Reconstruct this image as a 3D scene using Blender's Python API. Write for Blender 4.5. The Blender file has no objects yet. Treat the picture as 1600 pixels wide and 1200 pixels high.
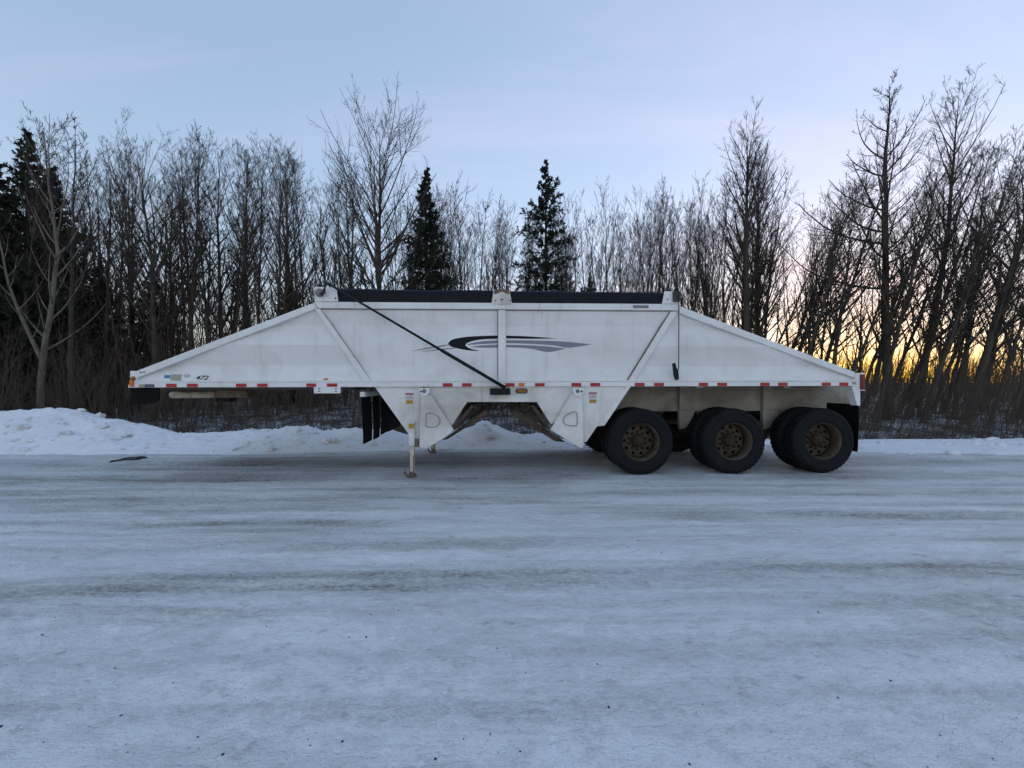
import bpy, bmesh, math, random
import numpy as np
from mathutils import Vector, Matrix

R = math.radians
random.seed(7)
C = bpy.context.scene.collection
scene = bpy.context.scene

# ------------------------------------------------------------------ camera
EYE = 1.454                     # eye height in metres
FPX = 625.0                     # focal length in pixels of the 1600 px wide photograph
cam_d = bpy.data.cameras.new('camera')
cam_d.sensor_width = 36.0
cam_d.lens = 36.0 * FPX / 1600.0
cam_d.clip_start = 0.05
cam_d.clip_end = 3000
cam = bpy.data.objects.new('camera', cam_d)
cam.location = (0, 0, EYE)
cam.rotation_euler = (R(90 - 0.18), 0, 0)
C.objects.link(cam)
scene.camera = cam

# ------------------------------------------------------------------ sky
SUN_AZ = 39.0                   # degrees to the right of straight ahead
SUN_EL = 1.9
world = bpy.data.worlds.new('World')
scene.world = world
world.use_nodes = True
wn, wl = world.node_tree.nodes, world.node_tree.links
wn.clear()
w_out = wn.new('ShaderNodeOutputWorld')
w_bg = wn.new('ShaderNodeBackground')
sky = wn.new('ShaderNodeTexSky')
sky.sky_type = 'NISHITA'
sky.sun_disc = False
sky.sun_elevation = R(SUN_EL)
sky.sun_rotation = R(SUN_AZ)
sky.altitude = 600
sky.air_density = 1.0
sky.dust_density = 0.5
sky.ozone_density = 2.0
w_bg.inputs['Strength'].default_value = 0.15
# thin high cloud, faintly pink, drawn out in long wisps across the whole sky
w_tc = wn.new('ShaderNodeTexCoord')
w_sep = wn.new('ShaderNodeSeparateXYZ')
wl.new(w_tc.outputs['Generated'], w_sep.inputs[0])


def wmath(op, a, b=0.0):
    t = wn.new('ShaderNodeMath')
    t.operation = op
    for sock, v in ((t.inputs[0], a), (t.inputs[1], b)):
        if isinstance(v, (int, float)):
            sock.default_value = v
        else:
            wl.new(v, sock)
    return t.outputs[0]


w_den = wmath('ADD', wmath('MAXIMUM', w_sep.outputs[2], 0.0), 0.22)
w_comb = wn.new('ShaderNodeCombineXYZ')
wl.new(wmath('DIVIDE', w_sep.outputs[0], w_den), w_comb.inputs[0])
wl.new(wmath('DIVIDE', w_sep.outputs[1], w_den), w_comb.inputs[1])
w_map = wn.new('ShaderNodeMapping')
w_map.inputs['Rotation'].default_value = (0, 0, R(-24))
w_map.inputs['Scale'].default_value = (0.5, 2.1, 1)
wl.new(w_comb.outputs[0], w_map.inputs['Vector'])
w_noise = wn.new('ShaderNodeTexNoise')
w_noise.inputs['Scale'].default_value = 1.5
w_noise.inputs['Detail'].default_value = 7
w_noise.inputs['Roughness'].default_value = 0.58
w_noise.inputs['Distortion'].default_value = 0.5
wl.new(w_map.outputs[0], w_noise.inputs['Vector'])
w_mr = wn.new('ShaderNodeMapRange')
w_mr.interpolation_type = 'SMOOTHSTEP'
w_mr.inputs['From Min'].default_value = 0.44
w_mr.inputs['From Max'].default_value = 0.74
wl.new(w_noise.outputs['Fac'], w_mr.inputs['Value'])
w_mix = wn.new('ShaderNodeMix')
w_mix.data_type = 'RGBA'
w_mix.blend_type = 'MULTIPLY'
wl.new(w_mr.outputs[0], w_mix.inputs['Factor'])
# soft twilight: the whole dome evened out, as after the sun has gone behind the wood
w_gam = wn.new('ShaderNodeGamma')
w_gam.inputs['Gamma'].default_value = 0.44
wl.new(sky.outputs[0], w_gam.inputs['Color'])
w_hs = wn.new('ShaderNodeHueSaturation')
w_hs.inputs['Saturation'].default_value = 1.28
wl.new(w_gam.outputs[0], w_hs.inputs['Color'])
w_tint = wn.new('ShaderNodeMix')          # cool violet cast of the evening light
w_tint.data_type = 'RGBA'
w_tint.blend_type = 'MULTIPLY'
w_tint.inputs['Factor'].default_value = 1.0
w_tint.inputs['B'].default_value = (0.99, 0.92, 1.0, 1)
wl.new(w_hs.outputs[0], w_tint.inputs['A'])
wl.new(w_tint.outputs['Result'], w_mix.inputs['A'])
w_mix.inputs['B'].default_value = (1.20, 1.06, 1.03, 1)
wl.new(w_mix.outputs['Result'], w_bg.inputs['Color'])
wl.new(w_bg.outputs[0], w_out.inputs['Surface'])

# ------------------------------------------------------------------ sun, at the horizon behind the wood
sun_d = bpy.data.lights.new('sun', 'SUN')
sun_d.energy = 0.06
sun_d.angle = R(6)
sun_d.color = (1.0, 0.72, 0.45)
sun = bpy.data.objects.new('sun', sun_d)
d = Vector((math.sin(R(SUN_AZ)) * math.cos(R(SUN_EL)), math.cos(R(SUN_AZ)) * math.cos(R(SUN_EL)), math.sin(R(SUN_EL))))
sun.rotation_euler = d.to_track_quat('Z', 'Y').to_euler()
C.objects.link(sun)

scene.view_settings.view_transform = 'Standard'
scene.view_settings.look = 'None'
scene.view_settings.exposure = 2.52
scene.view_settings.gamma = 1.0
scene.view_settings.use_curve_mapping = False
scene.render.engine = 'CYCLES'
scene.cycles.max_bounces = 4
scene.cycles.diffuse_bounces = 2
scene.cycles.glossy_bounces = 2
scene.cycles.adaptive_threshold = 0.03
scene.cycles.debug_use_spatial_splits = True


# ------------------------------------------------------------------ materials
def new_mat(name):
    m = bpy.data.materials.new(name)
    m.use_nodes = True
    n, l = m.node_tree.nodes, m.node_tree.links
    b = n['Principled BSDF']
    return m, n, l, b


def coords(n, l, scale=(1, 1, 1), rot=(0, 0, 0), world_space=False):
    tc = n.new('ShaderNodeTexCoord')
    mp = n.new('ShaderNodeMapping')
    mp.inputs['Scale'].default_value = scale
    mp.inputs['Rotation'].default_value = rot
    if world_space:
        g = n.new('ShaderNodeNewGeometry')
        l.new(g.outputs['Position'], mp.inputs['Vector'])
    else:
        l.new(tc.outputs['Object'], mp.inputs['Vector'])
    return mp.outputs[0]


def noise(n, l, vec, scale, detail=4, rough=0.55, dist=0.0):
    t = n.new('ShaderNodeTexNoise')
    t.inputs['Scale'].default_value = scale
    t.inputs['Detail'].default_value = detail
    t.inputs['Roughness'].default_value = rough
    t.inputs['Distortion'].default_value = dist
    l.new(vec, t.inputs['Vector'])
    return t.outputs['Fac']


def ramp(n, l, fac, p0, p1, v0=0.0, v1=1.0):
    t = n.new('ShaderNodeMapRange')
    t.inputs['From Min'].default_value = p0
    t.inputs['From Max'].default_value = p1
    t.inputs['To Min'].default_value = v0
    t.inputs['To Max'].default_value = v1
    l.new(fac, t.inputs['Value'])
    return t.outputs[0]


def mixc(n, l, fac, a, b):
    t = n.new('ShaderNodeMix')
    t.data_type = 'RGBA'
    for sock, v in ((t.inputs['Factor'], fac), (t.inputs['A'], a), (t.inputs['B'], b)):
        if isinstance(v, (int, float)):
            sock.default_value = v
        elif isinstance(v, tuple):
            sock.default_value = (*v, 1)
        else:
            l.new(v, sock)
    return t.outputs['Result']


def mathn(n, l, op, a, b=0.0):
    t = n.new('ShaderNodeMath')
    t.operation = op
    for sock, v in ((t.inputs[0], a), (t.inputs[1], b)):
        if isinstance(v, (int, float)):
            sock.default_value = v
        else:
            l.new(v, sock)
    return t.outputs[0]


def bump(n, l, b, height, strength=0.3, dist=0.02):
    t = n.new('ShaderNodeBump')
    t.inputs['Strength'].default_value = strength
    t.inputs['Distance'].default_value = dist
    l.new(height, t.inputs['Height'])
    l.new(t.outputs[0], b.inputs['Normal'])


def plain(name, col, rough=0.6, metal=0.0, var=0.25, scale=9.0, spec=0.5, dirt=None, dirt_amt=0.5):
    m, n, l, b = new_mat(name)
    v = coords(n, l)
    f = noise(n, l, v, scale, 6, 0.65)
    dark = tuple(c * (1 - var) for c in col)
    lite = tuple(min(1, c * (1 + var * 0.6)) for c in col)
    c = mixc(n, l, ramp(n, l, f, 0.3, 0.7), dark, lite)
    if dirt:
        f2 = noise(n, l, coords(n, l, (1, 1, 0.35)), 5.0, 8, 0.7)
        c = mixc(n, l, ramp(n, l, f2, 0.5, 0.72, 0, dirt_amt), c, dirt)
    l.new(c, b.inputs['Base Color'])
    b.inputs['Roughness'].default_value = rough
    b.inputs['Metallic'].default_value = metal
    b.inputs['Specular IOR Level'].default_value = spec
    return m


def paint_mat(name, base, grime, amt, streak_amt=0.35, rust_amt=0.35, rough=0.38):
    """painted sheet steel: soft grime clouds, vertical run-down streaks and small rust spots"""
    m, n, l, b = new_mat(name)
    v = coords(n, l)
    big = noise(n, l, v, 1.3, 5, 0.6, 0.4)
    streak = noise(n, l, coords(n, l, (4.0, 4.0, 0.30)), 1.5, 7, 0.7, 0.6)
    cloud = noise(n, l, coords(n, l, (0.8, 1.0, 1.6)), 0.9, 6, 0.6, 0.6)
    spots = noise(n, l, v, 26.0, 7, 0.7)
    fine = noise(n, l, v, 140.0, 3, 0.6)
    c = mixc(n, l, ramp(n, l, big, 0.40, 0.72, 0, amt), base, grime)
    c = mixc(n, l, ramp(n, l, cloud, 0.50, 0.70, 0, amt), c, tuple(g * 0.85 for g in grime))
    st = mathn(n, l, 'MULTIPLY', ramp(n, l, streak, 0.54, 0.72, 0, 1), ramp(n, l, big, 0.38, 0.62, 0.05, streak_amt))
    c = mixc(n, l, st, c, tuple(g * 0.75 for g in grime))
    rs = mathn(n, l, 'MULTIPLY', ramp(n, l, spots, 0.66, 0.78, 0, rust_amt), ramp(n, l, streak, 0.45, 0.6, 0, 1))
    c = mixc(n, l, rs, c, (0.16, 0.085, 0.045))
    c = mixc(n, l, ramp(n, l, fine, 0.45, 0.8, 0, 0.10), c, grime)
    # run-down stains below the top rail
    sz_ = n.new('ShaderNodeSeparateXYZ')
    l.new(v, sz_.inputs[0])
    run = noise(n, l, coords(n, l, (11.0, 11.0, 0.5)), 1.0, 5, 0.7, 0.3)
    top = ramp(n, l, sz_.outputs[2], 2.25, 2.62, 0, 1)
    rn = mathn(n, l, 'MULTIPLY', ramp(n, l, run, 0.56, 0.74, 0, 0.7), mathn(n, l, 'MULTIPLY', top, ramp(n, l, cloud, 0.42, 0.62, 0.1, 1.0)))
    c = mixc(n, l, rn, c, (0.26, 0.20, 0.14))
    l.new(c, b.inputs['Base Color'])
    l.new(ramp(n, l, big, 0.3, 0.8, rough, rough + 0.25), b.inputs['Roughness'])
    h = noise(n, l, coords(n, l, (1, 1, 1)), 1.1, 2, 0.5)
    bump(n, l, b, h, 0.4, 0.03)
    return m


M = {}
M['white'] = paint_mat('white_paint', (0.83, 0.835, 0.835), (0.56, 0.50, 0.42), 0.26, 0.40)
M['white_low'] = paint_mat('white_paint_road_grime', (0.80, 0.79, 0.765), (0.50, 0.44, 0.35), 0.70, 0.85, 0.9, 0.45)
M['beam'] = paint_mat('grimy_frame_paint', (0.36, 0.33, 0.285), (0.17, 0.145, 0.11), 0.95, 0.85, 0.8, 0.6)
M['rust'] = plain('rusty_steel', (0.16, 0.115, 0.08), 0.8, 0.0, 0.5, 14, dirt=(0.30, 0.25, 0.19), dirt_amt=0.7)
M['darkrust'] = plain('dark_rusty_steel', (0.085, 0.062, 0.044), 0.85, 0.0, 0.5, 14, spec=0.2, dirt=(0.17, 0.14, 0.105), dirt_amt=0.6)
M['under'] = plain('dirty_underbody', (0.13, 0.115, 0.095), 0.85, 0.0, 0.4, 10, dirt=(0.24, 0.21, 0.17), dirt_amt=0.5)
M['leg'] = plain('chipped_leg_paint', (0.62, 0.56, 0.44), 0.6, 0.0, 0.2, 8, dirt=(0.17, 0.10, 0.055), dirt_amt=0.9)
M['tarp'] = plain('navy_vinyl_tarp', (0.0045, 0.0065, 0.011), 0.6, 0.0, 0.35, 3, spec=0.22, dirt=(0.014, 0.015, 0.019), dirt_amt=0.6)
M['black'] = plain('black_steel', (0.006, 0.006, 0.008), 0.5, 0.0, 0.3, 20, spec=0.25)
M['rubber'] = plain('black_rubber', (0.0045, 0.005, 0.006), 0.8, 0.0, 0.3, 6, spec=0.15, dirt=(0.009, 0.009, 0.009), dirt_amt=0.8)
M['tyre'] = plain('tyre_rubber', (0.0055, 0.0065, 0.009), 0.72, 0.0, 0.25, 7, spec=0.22, dirt=(0.013, 0.013, 0.014), dirt_amt=0.7)
M['rim'] = plain('dirt_bronze_rim', (0.098, 0.075, 0.052), 0.65, 0.1, 0.4, 12, spec=0.3, dirt=(0.035, 0.026, 0.017), dirt_amt=0.7)
M['hub'] = plain('rusty_hub', (0.060, 0.040, 0.026), 0.8, 0.1, 0.5, 18, spec=0.2, dirt=(0.14, 0.095, 0.06), dirt_amt=0.6)
M['red'] = plain('red_reflective_tape', (0.42, 0.010, 0.022), 0.35, 0.0, 0.2, 60)
M['redlens'] = plain('red_lamp_lens', (0.17, 0.003, 0.005), 0.3, 0.0, 0.15, 60)
M['amber'] = plain('amber_lamp_lens', (0.55, 0.17, 0.012), 0.15, 0.0, 0.2, 40)
M['amberdark'] = plain('amber_brown_lens', (0.26, 0.10, 0.018), 0.2, 0.0, 0.2, 40)
M['orange'] = plain('orange_marker', (0.70, 0.13, 0.012), 0.2, 0.0, 0.15, 40)
M['yellow'] = plain('yellow_sticker', (0.50, 0.28, 0.015), 0.5, 0.0, 0.35, 60)
M['blue'] = plain('blue_sticker', (0.03, 0.21, 0.42), 0.5, 0.0, 0.15, 60)
M['beige'] = plain('beige_plate', (0.40, 0.35, 0.26), 0.5, 0.0, 0.2, 60)
M['greyplate'] = plain('grey_plate', (0.09, 0.10, 0.13), 0.5, 0.0, 0.2, 60)
M['paper'] = plain('white_sticker', (0.62, 0.59, 0.58), 0.5, 0.0, 0.1, 60)
M['stickerred'] = plain('sticker_red_print', (0.34, 0.03, 0.03), 0.5, 0.0, 0.3, 60)
M['ink'] = plain('black_vinyl', (0.005, 0.006, 0.011), 0.5, 0.0, 0.1, 30, spec=0.2)
M['greyvinyl'] = plain('grey_vinyl', (0.21, 0.225, 0.27), 0.5, 0.0, 0.1, 30)
M['dish'] = plain('dish_edge_shade', (0.40, 0.375, 0.335), 0.5, 0.0, 0.3, 20)
M['greymetal'] = plain('dull_grey_metal', (0.22, 0.22, 0.21), 0.5, 0.4, 0.3, 20)
M['darkgrey'] = plain('dark_grey_metal', (0.045, 0.048, 0.05), 0.5, 0.3, 0.3, 20)
M['post'] = plain('galvanised_post', (0.20, 0.23, 0.235), 0.55, 0.3, 0.25, 12)
M['spruce_bark'] = plain('spruce_bark', (0.045, 0.035, 0.028), 0.9, 0.0, 0.4, 8)
M['clod'] = plain('frozen_dirt_clod', (0.050, 0.046, 0.042), 0.9, 0.0, 0.5, 25, spec=0.15, dirt=(0.16, 0.155, 0.15), dirt_amt=0.7)
M['grit'] = plain('road_grit', (0.045, 0.042, 0.04), 0.85, 0.0, 0.5, 3)
M['chunk'] = plain('dirty_ice_chunk', (0.74, 0.74, 0.75), 0.7, 0.0, 0.2, 12, dirt=(0.30, 0.25, 0.21), dirt_amt=0.7)
M['crumb'] = plain('snow_crumbs', (0.72, 0.73, 0.75), 0.7, 0.0, 0.3, 2)


def bark_mat(name, pale, dark):
    m, n, l, b = new_mat(name)
    v = coords(n, l, (1, 1, 0.35))
    f = noise(n, l, v, 7.0, 6, 0.7)
    g = noise(n, l, coords(n, l, (1, 1, 1.0)), 1.2, 3, 0.5)
    oi = n.new('ShaderNodeObjectInfo')
    c = mixc(n, l, ramp(n, l, f, 0.35, 0.65), dark, pale)
    c = mixc(n, l, ramp(n, l, g, 0.4, 0.7, 0, 0.5), c, dark)
    c = mixc(n, l, ramp(n, l, oi.outputs['Random'], 0, 1, 0.0, 0.45), c, dark)
    l.new(c, b.inputs['Base Color'])
    b.inputs['Roughness'].default_value = 0.9
    b.inputs['Specular IOR Level'].default_value = 0.15
    return m


M['bark'] = bark_mat('poplar_bark', (0.125, 0.108, 0.090), (0.055, 0.046, 0.038))
M['bark_pale'] = bark_mat('pale_poplar_bark', (0.25, 0.225, 0.19), (0.125, 0.108, 0.090))
M['twig'] = bark_mat('bare_twigs', (0.070, 0.055, 0.048), (0.042, 0.033, 0.029))
M['brush'] = bark_mat('brush_twigs', (0.150, 0.112, 0.086), (0.076, 0.057, 0.044))
M['weed'] = bark_mat('dry_weeds', (0.19, 0.145, 0.105), (0.09, 0.07, 0.052))


def needle_mat():
    m, n, l, b = new_mat('spruce_needles')
    f = noise(n, l, coords(n, l), 2.2, 4, 0.6)
    c = mixc(n, l, ramp(n, l, f, 0.35, 0.65), (0.020, 0.028, 0.020), (0.048, 0.064, 0.044))
    l.new(c, b.inputs['Base Color'])
    b.inputs['Roughness'].default_value = 0.8
    b.inputs['Specular IOR Level'].default_value = 0.2
    return m


M['needle'] = needle_mat()


def snow_mat():
    m, n, l, b = new_mat('ploughed_snow')
    v = coords(n, l, world_space=True)
    f = noise(n, l, v, 1.1, 6, 0.6)
    g = noise(n, l, v, 5.0, 7, 0.7)
    c = mixc(n, l, ramp(n, l, f, 0.45, 0.75, 0, 0.35), (0.90, 0.91, 0.93), (0.74, 0.74, 0.75))
    dirt = mathn(n, l, 'MULTIPLY', ramp(n, l, g, 0.52, 0.70, 0, 0.65), ramp(n, l, f, 0.47, 0.62, 0, 1))
    c = mixc(n, l, dirt, c, (0.36, 0.29, 0.24))
    l.new(c, b.inputs['Base Color'])
    b.inputs['Roughness'].default_value = 0.75
    b.inputs['Specular IOR Level'].default_value = 0.25
    h = noise(n, l, v, 11.0, 8, 0.7)
    bump(n, l, b, h, 0.8, 0.06)
    return m


def ground_mat():
    m, n, l, b = new_mat('forest_floor_snow')
    v = coords(n, l, world_space=True)
    f = noise(n, l, v, 0.9, 8, 0.7)
    g = noise(n, l, v, 6.0, 8, 0.75)
    s = mathn(n, l, 'ADD', f, mathn(n, l, 'MULTIPLY', g, 0.6))
    c = mixc(n, l, ramp(n, l, s, 0.66, 0.86), (0.60, 0.61, 0.64), (0.075, 0.058, 0.046))
    l.new(c, b.inputs['Base Color'])
    b.inputs['Roughness'].default_value = 0.85
    bump(n, l, b, g, 0.6, 0.12)
    return m


def road_mat():
    """packed, polished snow with grit bands along the wheel tracks and shade painted under the trailer"""
    m, n, l, b = new_mat('packed_snow_road')
    P = (0, 0, R(-1.6))
    band2 = noise(n, l, coords(n, l, (0.13, 2.6, 1), P, True), 1.0, 5, 0.66, 0.5)
    big = noise(n, l, coords(n, l, (0.22, 0.45, 1), P, True), 0.8, 4, 0.55)
    mid = noise(n, l, coords(n, l, (0.6, 1.5, 1), P, True), 2.4, 5, 0.7, 0.2)
    patch = noise(n, l, coords(n, l, (0.30, 1.0, 1), P, True), 1.3, 6, 0.6, 0.4)
    grain = noise(n, l, coords(n, l, (0.6, 1, 1), P, True), 34.0, 3, 0.78)
    speck = noise(n, l, coords(n, l, (1, 1, 1), P, True), 80.0, 2, 0.5)
    blot = noise(n, l, coords(n, l, (0.8, 1, 1), P, True), 6.5, 4, 0.62)
    cs = n.new('ShaderNodeMapping')
    cs.inputs['Rotation'].default_value = P
    gg = n.new('ShaderNodeNewGeometry')
    l.new(gg.outputs['Position'], cs.inputs['Vector'])
    sep = n.new('ShaderNodeSeparateXYZ')
    l.new(cs.outputs[0], sep.inputs[0])
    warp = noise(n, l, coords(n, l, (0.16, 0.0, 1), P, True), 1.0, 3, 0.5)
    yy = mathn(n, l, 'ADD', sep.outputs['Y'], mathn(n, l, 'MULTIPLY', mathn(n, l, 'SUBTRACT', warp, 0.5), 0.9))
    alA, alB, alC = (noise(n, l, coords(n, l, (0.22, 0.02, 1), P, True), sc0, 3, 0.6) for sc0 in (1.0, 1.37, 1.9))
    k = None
    for i, (c0, w0, amp) in enumerate(((7.35, 0.55, .9), (6.25, 0.40, .75), (5.55, .10, .55), (5.10, .16, .6), (4.65, .07, .5), (4.25, .11, .65), (3.95, .05, .45), (3.60, .08, .45), (3.05, .07, .55), (2.86, .09, .62), (2.60, .06, .45), (2.14, .06, .3), (1.78, .06, .2))):  # first, widest band also paints brownish shade under the trailer
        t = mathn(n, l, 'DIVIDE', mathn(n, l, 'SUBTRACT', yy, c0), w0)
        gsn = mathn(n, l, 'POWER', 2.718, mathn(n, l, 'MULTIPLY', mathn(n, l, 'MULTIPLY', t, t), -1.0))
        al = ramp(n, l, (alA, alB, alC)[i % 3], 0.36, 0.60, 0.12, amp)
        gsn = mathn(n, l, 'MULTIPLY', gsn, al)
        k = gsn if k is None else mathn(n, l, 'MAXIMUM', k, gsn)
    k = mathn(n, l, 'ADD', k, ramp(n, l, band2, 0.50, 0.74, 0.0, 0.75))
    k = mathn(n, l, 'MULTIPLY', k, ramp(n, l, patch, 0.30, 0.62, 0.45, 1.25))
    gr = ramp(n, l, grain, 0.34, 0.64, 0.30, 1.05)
    dirt = mathn(n, l, 'MINIMUM', mathn(n, l, 'MULTIPLY', k, gr), 0.92)  # track grit, with the painted under-trailer shade among it
    c = mixc(n, l, ramp(n, l, big, 0.32, 0.68), (0.86, 0.862, 0.868), (0.72, 0.722, 0.725))
    c = mixc(n, l, ramp(n, l, mid, 0.52, 0.74, 0, 0.45), c, (0.88, 0.89, 0.91))
    c = mixc(n, l, ramp(n, l, patch, 0.50, 0.66, 0, 0.50), c, (0.46, 0.455, 0.44))
    fst = noise(n, l, coords(n, l, (0.35, 7.0, 1), P, True), 1.6, 5, 0.72, 0.6)
    far_ = ramp(n, l, sep.outputs['Y'], 2.4, 4.2, 0.30, 1.0)
    c = mixc(n, l, mathn(n, l, 'MULTIPLY', ramp(n, l, fst, 0.50, 0.70, 0, 0.60), far_), c, (0.42, 0.40, 0.375))
    mott = noise(n, l, coords(n, l, (0.7, 1.0, 1), P, True), 9.0, 5, 0.72)
    near = ramp(n, l, sep.outputs['Y'], 2.2, 4.2, 1.0, 0.35)
    c = mixc(n, l, mathn(n, l, 'MULTIPLY', ramp(n, l, mott, 0.51, 0.68, 0, 0.48), near), c, (0.47, 0.46, 0.445))
    c = mixc(n, l, mathn(n, l, 'MULTIPLY', ramp(n, l, mott, 0.46, 0.34, 0, 0.55), near), c, (0.90, 0.91, 0.93))
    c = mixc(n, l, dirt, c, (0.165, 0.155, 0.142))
    c = mixc(n, l, ramp(n, l, blot, 0.62, 0.72, 0, 0.50), c, (0.30, 0.265, 0.23))
    c = mixc(n, l, ramp(n, l, speck, 0.71, 0.78, 0, 0.6), c, (0.16, 0.14, 0.125))
    l.new(c, b.inputs['Base Color'])
    l.new(ramp(n, l, patch, 0.35, 0.65, 0.62, 0.42), b.inputs['Roughness'])
    b.inputs['Specular IOR Level'].default_value = 0.3
    hh = mathn(n, l, 'ADD', mathn(n, l, 'MULTIPLY', grain, 0.45), mathn(n, l, 'ADD', mid, mathn(n, l, 'MULTIPLY', blot, 0.6)))
    hh = mathn(n, l, 'ADD', hh, mathn(n, l, 'MULTIPLY', mott, 0.9))
    bump(n, l, b, hh, 1.0, 0.04)
    return m


M['snow'] = snow_mat()
M['ground'] = ground_mat()
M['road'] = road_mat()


# ------------------------------------------------------------------ object helpers
def link(name, mesh, mat=None, parent=None, loc=None):
    if mat is not None:
        mesh.materials.clear()
        mesh.materials.append(M[mat] if isinstance(mat, str) else mat)
    o = bpy.data.objects.new(name, mesh)
    C.objects.link(o)
    if parent is not None:
        o.parent = parent
    if loc is not None:
        o.location = loc
    return o


def empty(name, loc=(0, 0, 0), rz=0.0):
    o = bpy.data.objects.new(name, None)
    o.empty_display_size = 0.3
    o.location = loc
    o.rotation_euler = (0, 0, rz)
    C.objects.link(o)
    return o


def tag(o, label, cat, group=None):
    o['label'] = label
    o['category'] = cat
    if group:
        o['group'] = group
    return o


def mesh_from(verts, faces, smooth=False):
    me = bpy.data.meshes.new('mesh')
    me.from_pydata([tuple(map(float, v)) for v in verts], [], [tuple(map(int, f)) for f in faces])
    me.update()
    if smooth:
        me.polygons.foreach_set('use_smooth', [True] * len(me.polygons))
    return me


def mesh_np(verts, quads, smooth=True):
    """fast mesh from numpy arrays (quads, or triangles with the last index repeated dropped)"""
    me = bpy.data.meshes.new('mesh')
    nq, k = quads.shape
    me.vertices.add(len(verts))
    me.vertices.foreach_set('co', np.ascontiguousarray(verts, dtype=np.float32).ravel())
    me.loops.add(nq * k)
    me.loops.foreach_set('vertex_index', np.ascontiguousarray(quads, dtype=np.int32).ravel())
    me.polygons.add(nq)
    me.polygons.foreach_set('loop_start', np.arange(0, nq * k, k, dtype=np.int32))
    me.polygons.foreach_set('loop_total', np.full(nq, k, dtype=np.int32))
    me.update(calc_edges=True)
    if smooth:
        me.polygons.foreach_set('use_smooth', np.ones(nq, dtype=bool))
    return me


class MB:
    """collects simple solids into one mesh"""
    def __init__(self):
        self.v, self.f = [], []

    def add(self, vs, fs):
        o = len(self.v)
        self.v += [tuple(p) for p in vs]
        self.f += [tuple(i + o for i in f) for f in fs]
        return self

    def box(self, x0, x1, y0, y1, z0, z1):
        vs = [(x, y, z) for z in (z0, z1) for y in (y0, y1) for x in (x0, x1)]
        return self.add(vs, [(0, 2, 3, 1), (4, 5, 7, 6), (0, 1, 5, 4), (2, 6, 7, 3), (0, 4, 6, 2), (1, 3, 7, 5)])

    def prism(self, poly, w0, w1):
        """poly in (u, z), extruded from w0 to w1"""
        n = len(poly)
        vs = [(p[0], w0, p[1]) for p in poly] + [(p[0], w1, p[1]) for p in poly]
        fs = [tuple(range(n)), tuple(reversed(range(n, 2 * n)))]
        fs += [(i, i + n, (i + 1) % n + n, (i + 1) % n) for i in range(n)]
        return self.add(vs, fs)

    def bar(self, a, b, t, w0, w1):
        """flat bar in the side plane from a to b (u, z), width t"""
        dx, dz = b[0] - a[0], b[1] - a[1]
        L = math.hypot(dx, dz)
        nx, nz = -dz / L * t / 2, dx / L * t / 2
        return self.prism([(a[0] + nx, a[1] + nz), (b[0] + nx, b[1] + nz), (b[0] - nx, b[1] - nz), (a[0] - nx, a[1] - nz)], w0, w1)

    def tube(self, pts, r, sides=8, r1=None):
        pts = [Vector(p) for p in pts]
        n = len(pts)
        base = len(self.v)
        for i, p in enumerate(pts):
            t = (pts[min(i + 1, n - 1)] - pts[max(i - 1, 0)]).normalized()
            ref = Vector((0, 0, 1)) if abs(t.z) < 0.9 else Vector((1, 0, 0))
            a = t.cross(ref).normalized()
            b = t.cross(a)
            rr = r if r1 is None else r + (r1 - r) * i / (n - 1)
            for s in range(sides):
                an = 2 * math.pi * s / sides
                self.v.append(tuple(p + a * rr * math.cos(an) + b * rr * math.sin(an)))
        for i in range(n - 1):
            for s in range(sides):
                s2 = (s + 1) % sides
                self.f.append((base + i * sides + s, base + i * sides + s2, base + (i + 1) * sides + s2, base + (i + 1) * sides + s))
        self.f.append(tuple(base + s for s in reversed(range(sides))))
        self.f.append(tuple(base + (n - 1) * sides + s for s in range(sides)))
        return self

    def lathe(self, prof, seg=48, axis='y', closed=False, centre=(0, 0, 0)):
        """prof: list of (radius, along axis)"""
        base = len(self.v)
        k = len(prof)
        for s in range(seg):
            an = 2 * math.pi * s / seg
            for r, a in prof:
                if axis == 'y':
                    p = (r * math.cos(an), a, r * math.sin(an))
                else:
                    p = (r * math.cos(an), r * math.sin(an), a)
                self.v.append(tuple(p[i] + centre[i] for i in range(3)))
        rng = k if closed else k - 1
        for s in range(seg):
            s2 = (s + 1) % seg
            for j in range(rng):
                j2 = (j + 1) % k
                self.f.append((base + s * k + j, base + s * k + j2, base + s2 * k + j2, base + s2 * k + j))
        return self

    def build(self, name, mat, parent=None, smooth=False, bevel=0.0):
        me = mesh_from(self.v, self.f, smooth)
        bm = bmesh.new()
        bm.from_mesh(me)
        bmesh.ops.recalc_face_normals(bm, faces=bm.faces)
        bm.to_mesh(me)
        bm.free()
        o = link(name, me, mat, parent)
        if bevel:
            md = o.modifiers.new('bevel', 'BEVEL')
            md.width = bevel
            md.segments = 2
            md.limit_method = 'ANGLE'
            md.angle_limit = R(40)
        return o


# numpy value noise ------------------------------------------------
def _hash(ix, iy, seed):
    h = (ix.astype(np.int64) * 374761393 + iy.astype(np.int64) * 668265263 + seed * 974711) & 0x7fffffff
    h = (h ^ (h >> 13)) * 1274126177 & 0x7fffffff
    return ((h ^ (h >> 16)) & 0xffff) / 65535.0


def vnoise(x, y, seed=0):
    ix, iy = np.floor(x), np.floor(y)
    fx, fy = x - ix, y - iy
    fx, fy = fx * fx * (3 - 2 * fx), fy * fy * (3 - 2 * fy)
    a, b = _hash(ix, iy, seed), _hash(ix + 1, iy, seed)
    c, d_ = _hash(ix, iy + 1, seed), _hash(ix + 1, iy + 1, seed)
    return (a * (1 - fx) + b * fx) * (1 - fy) + (c * (1 - fx) + d_ * fx) * fy


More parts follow.
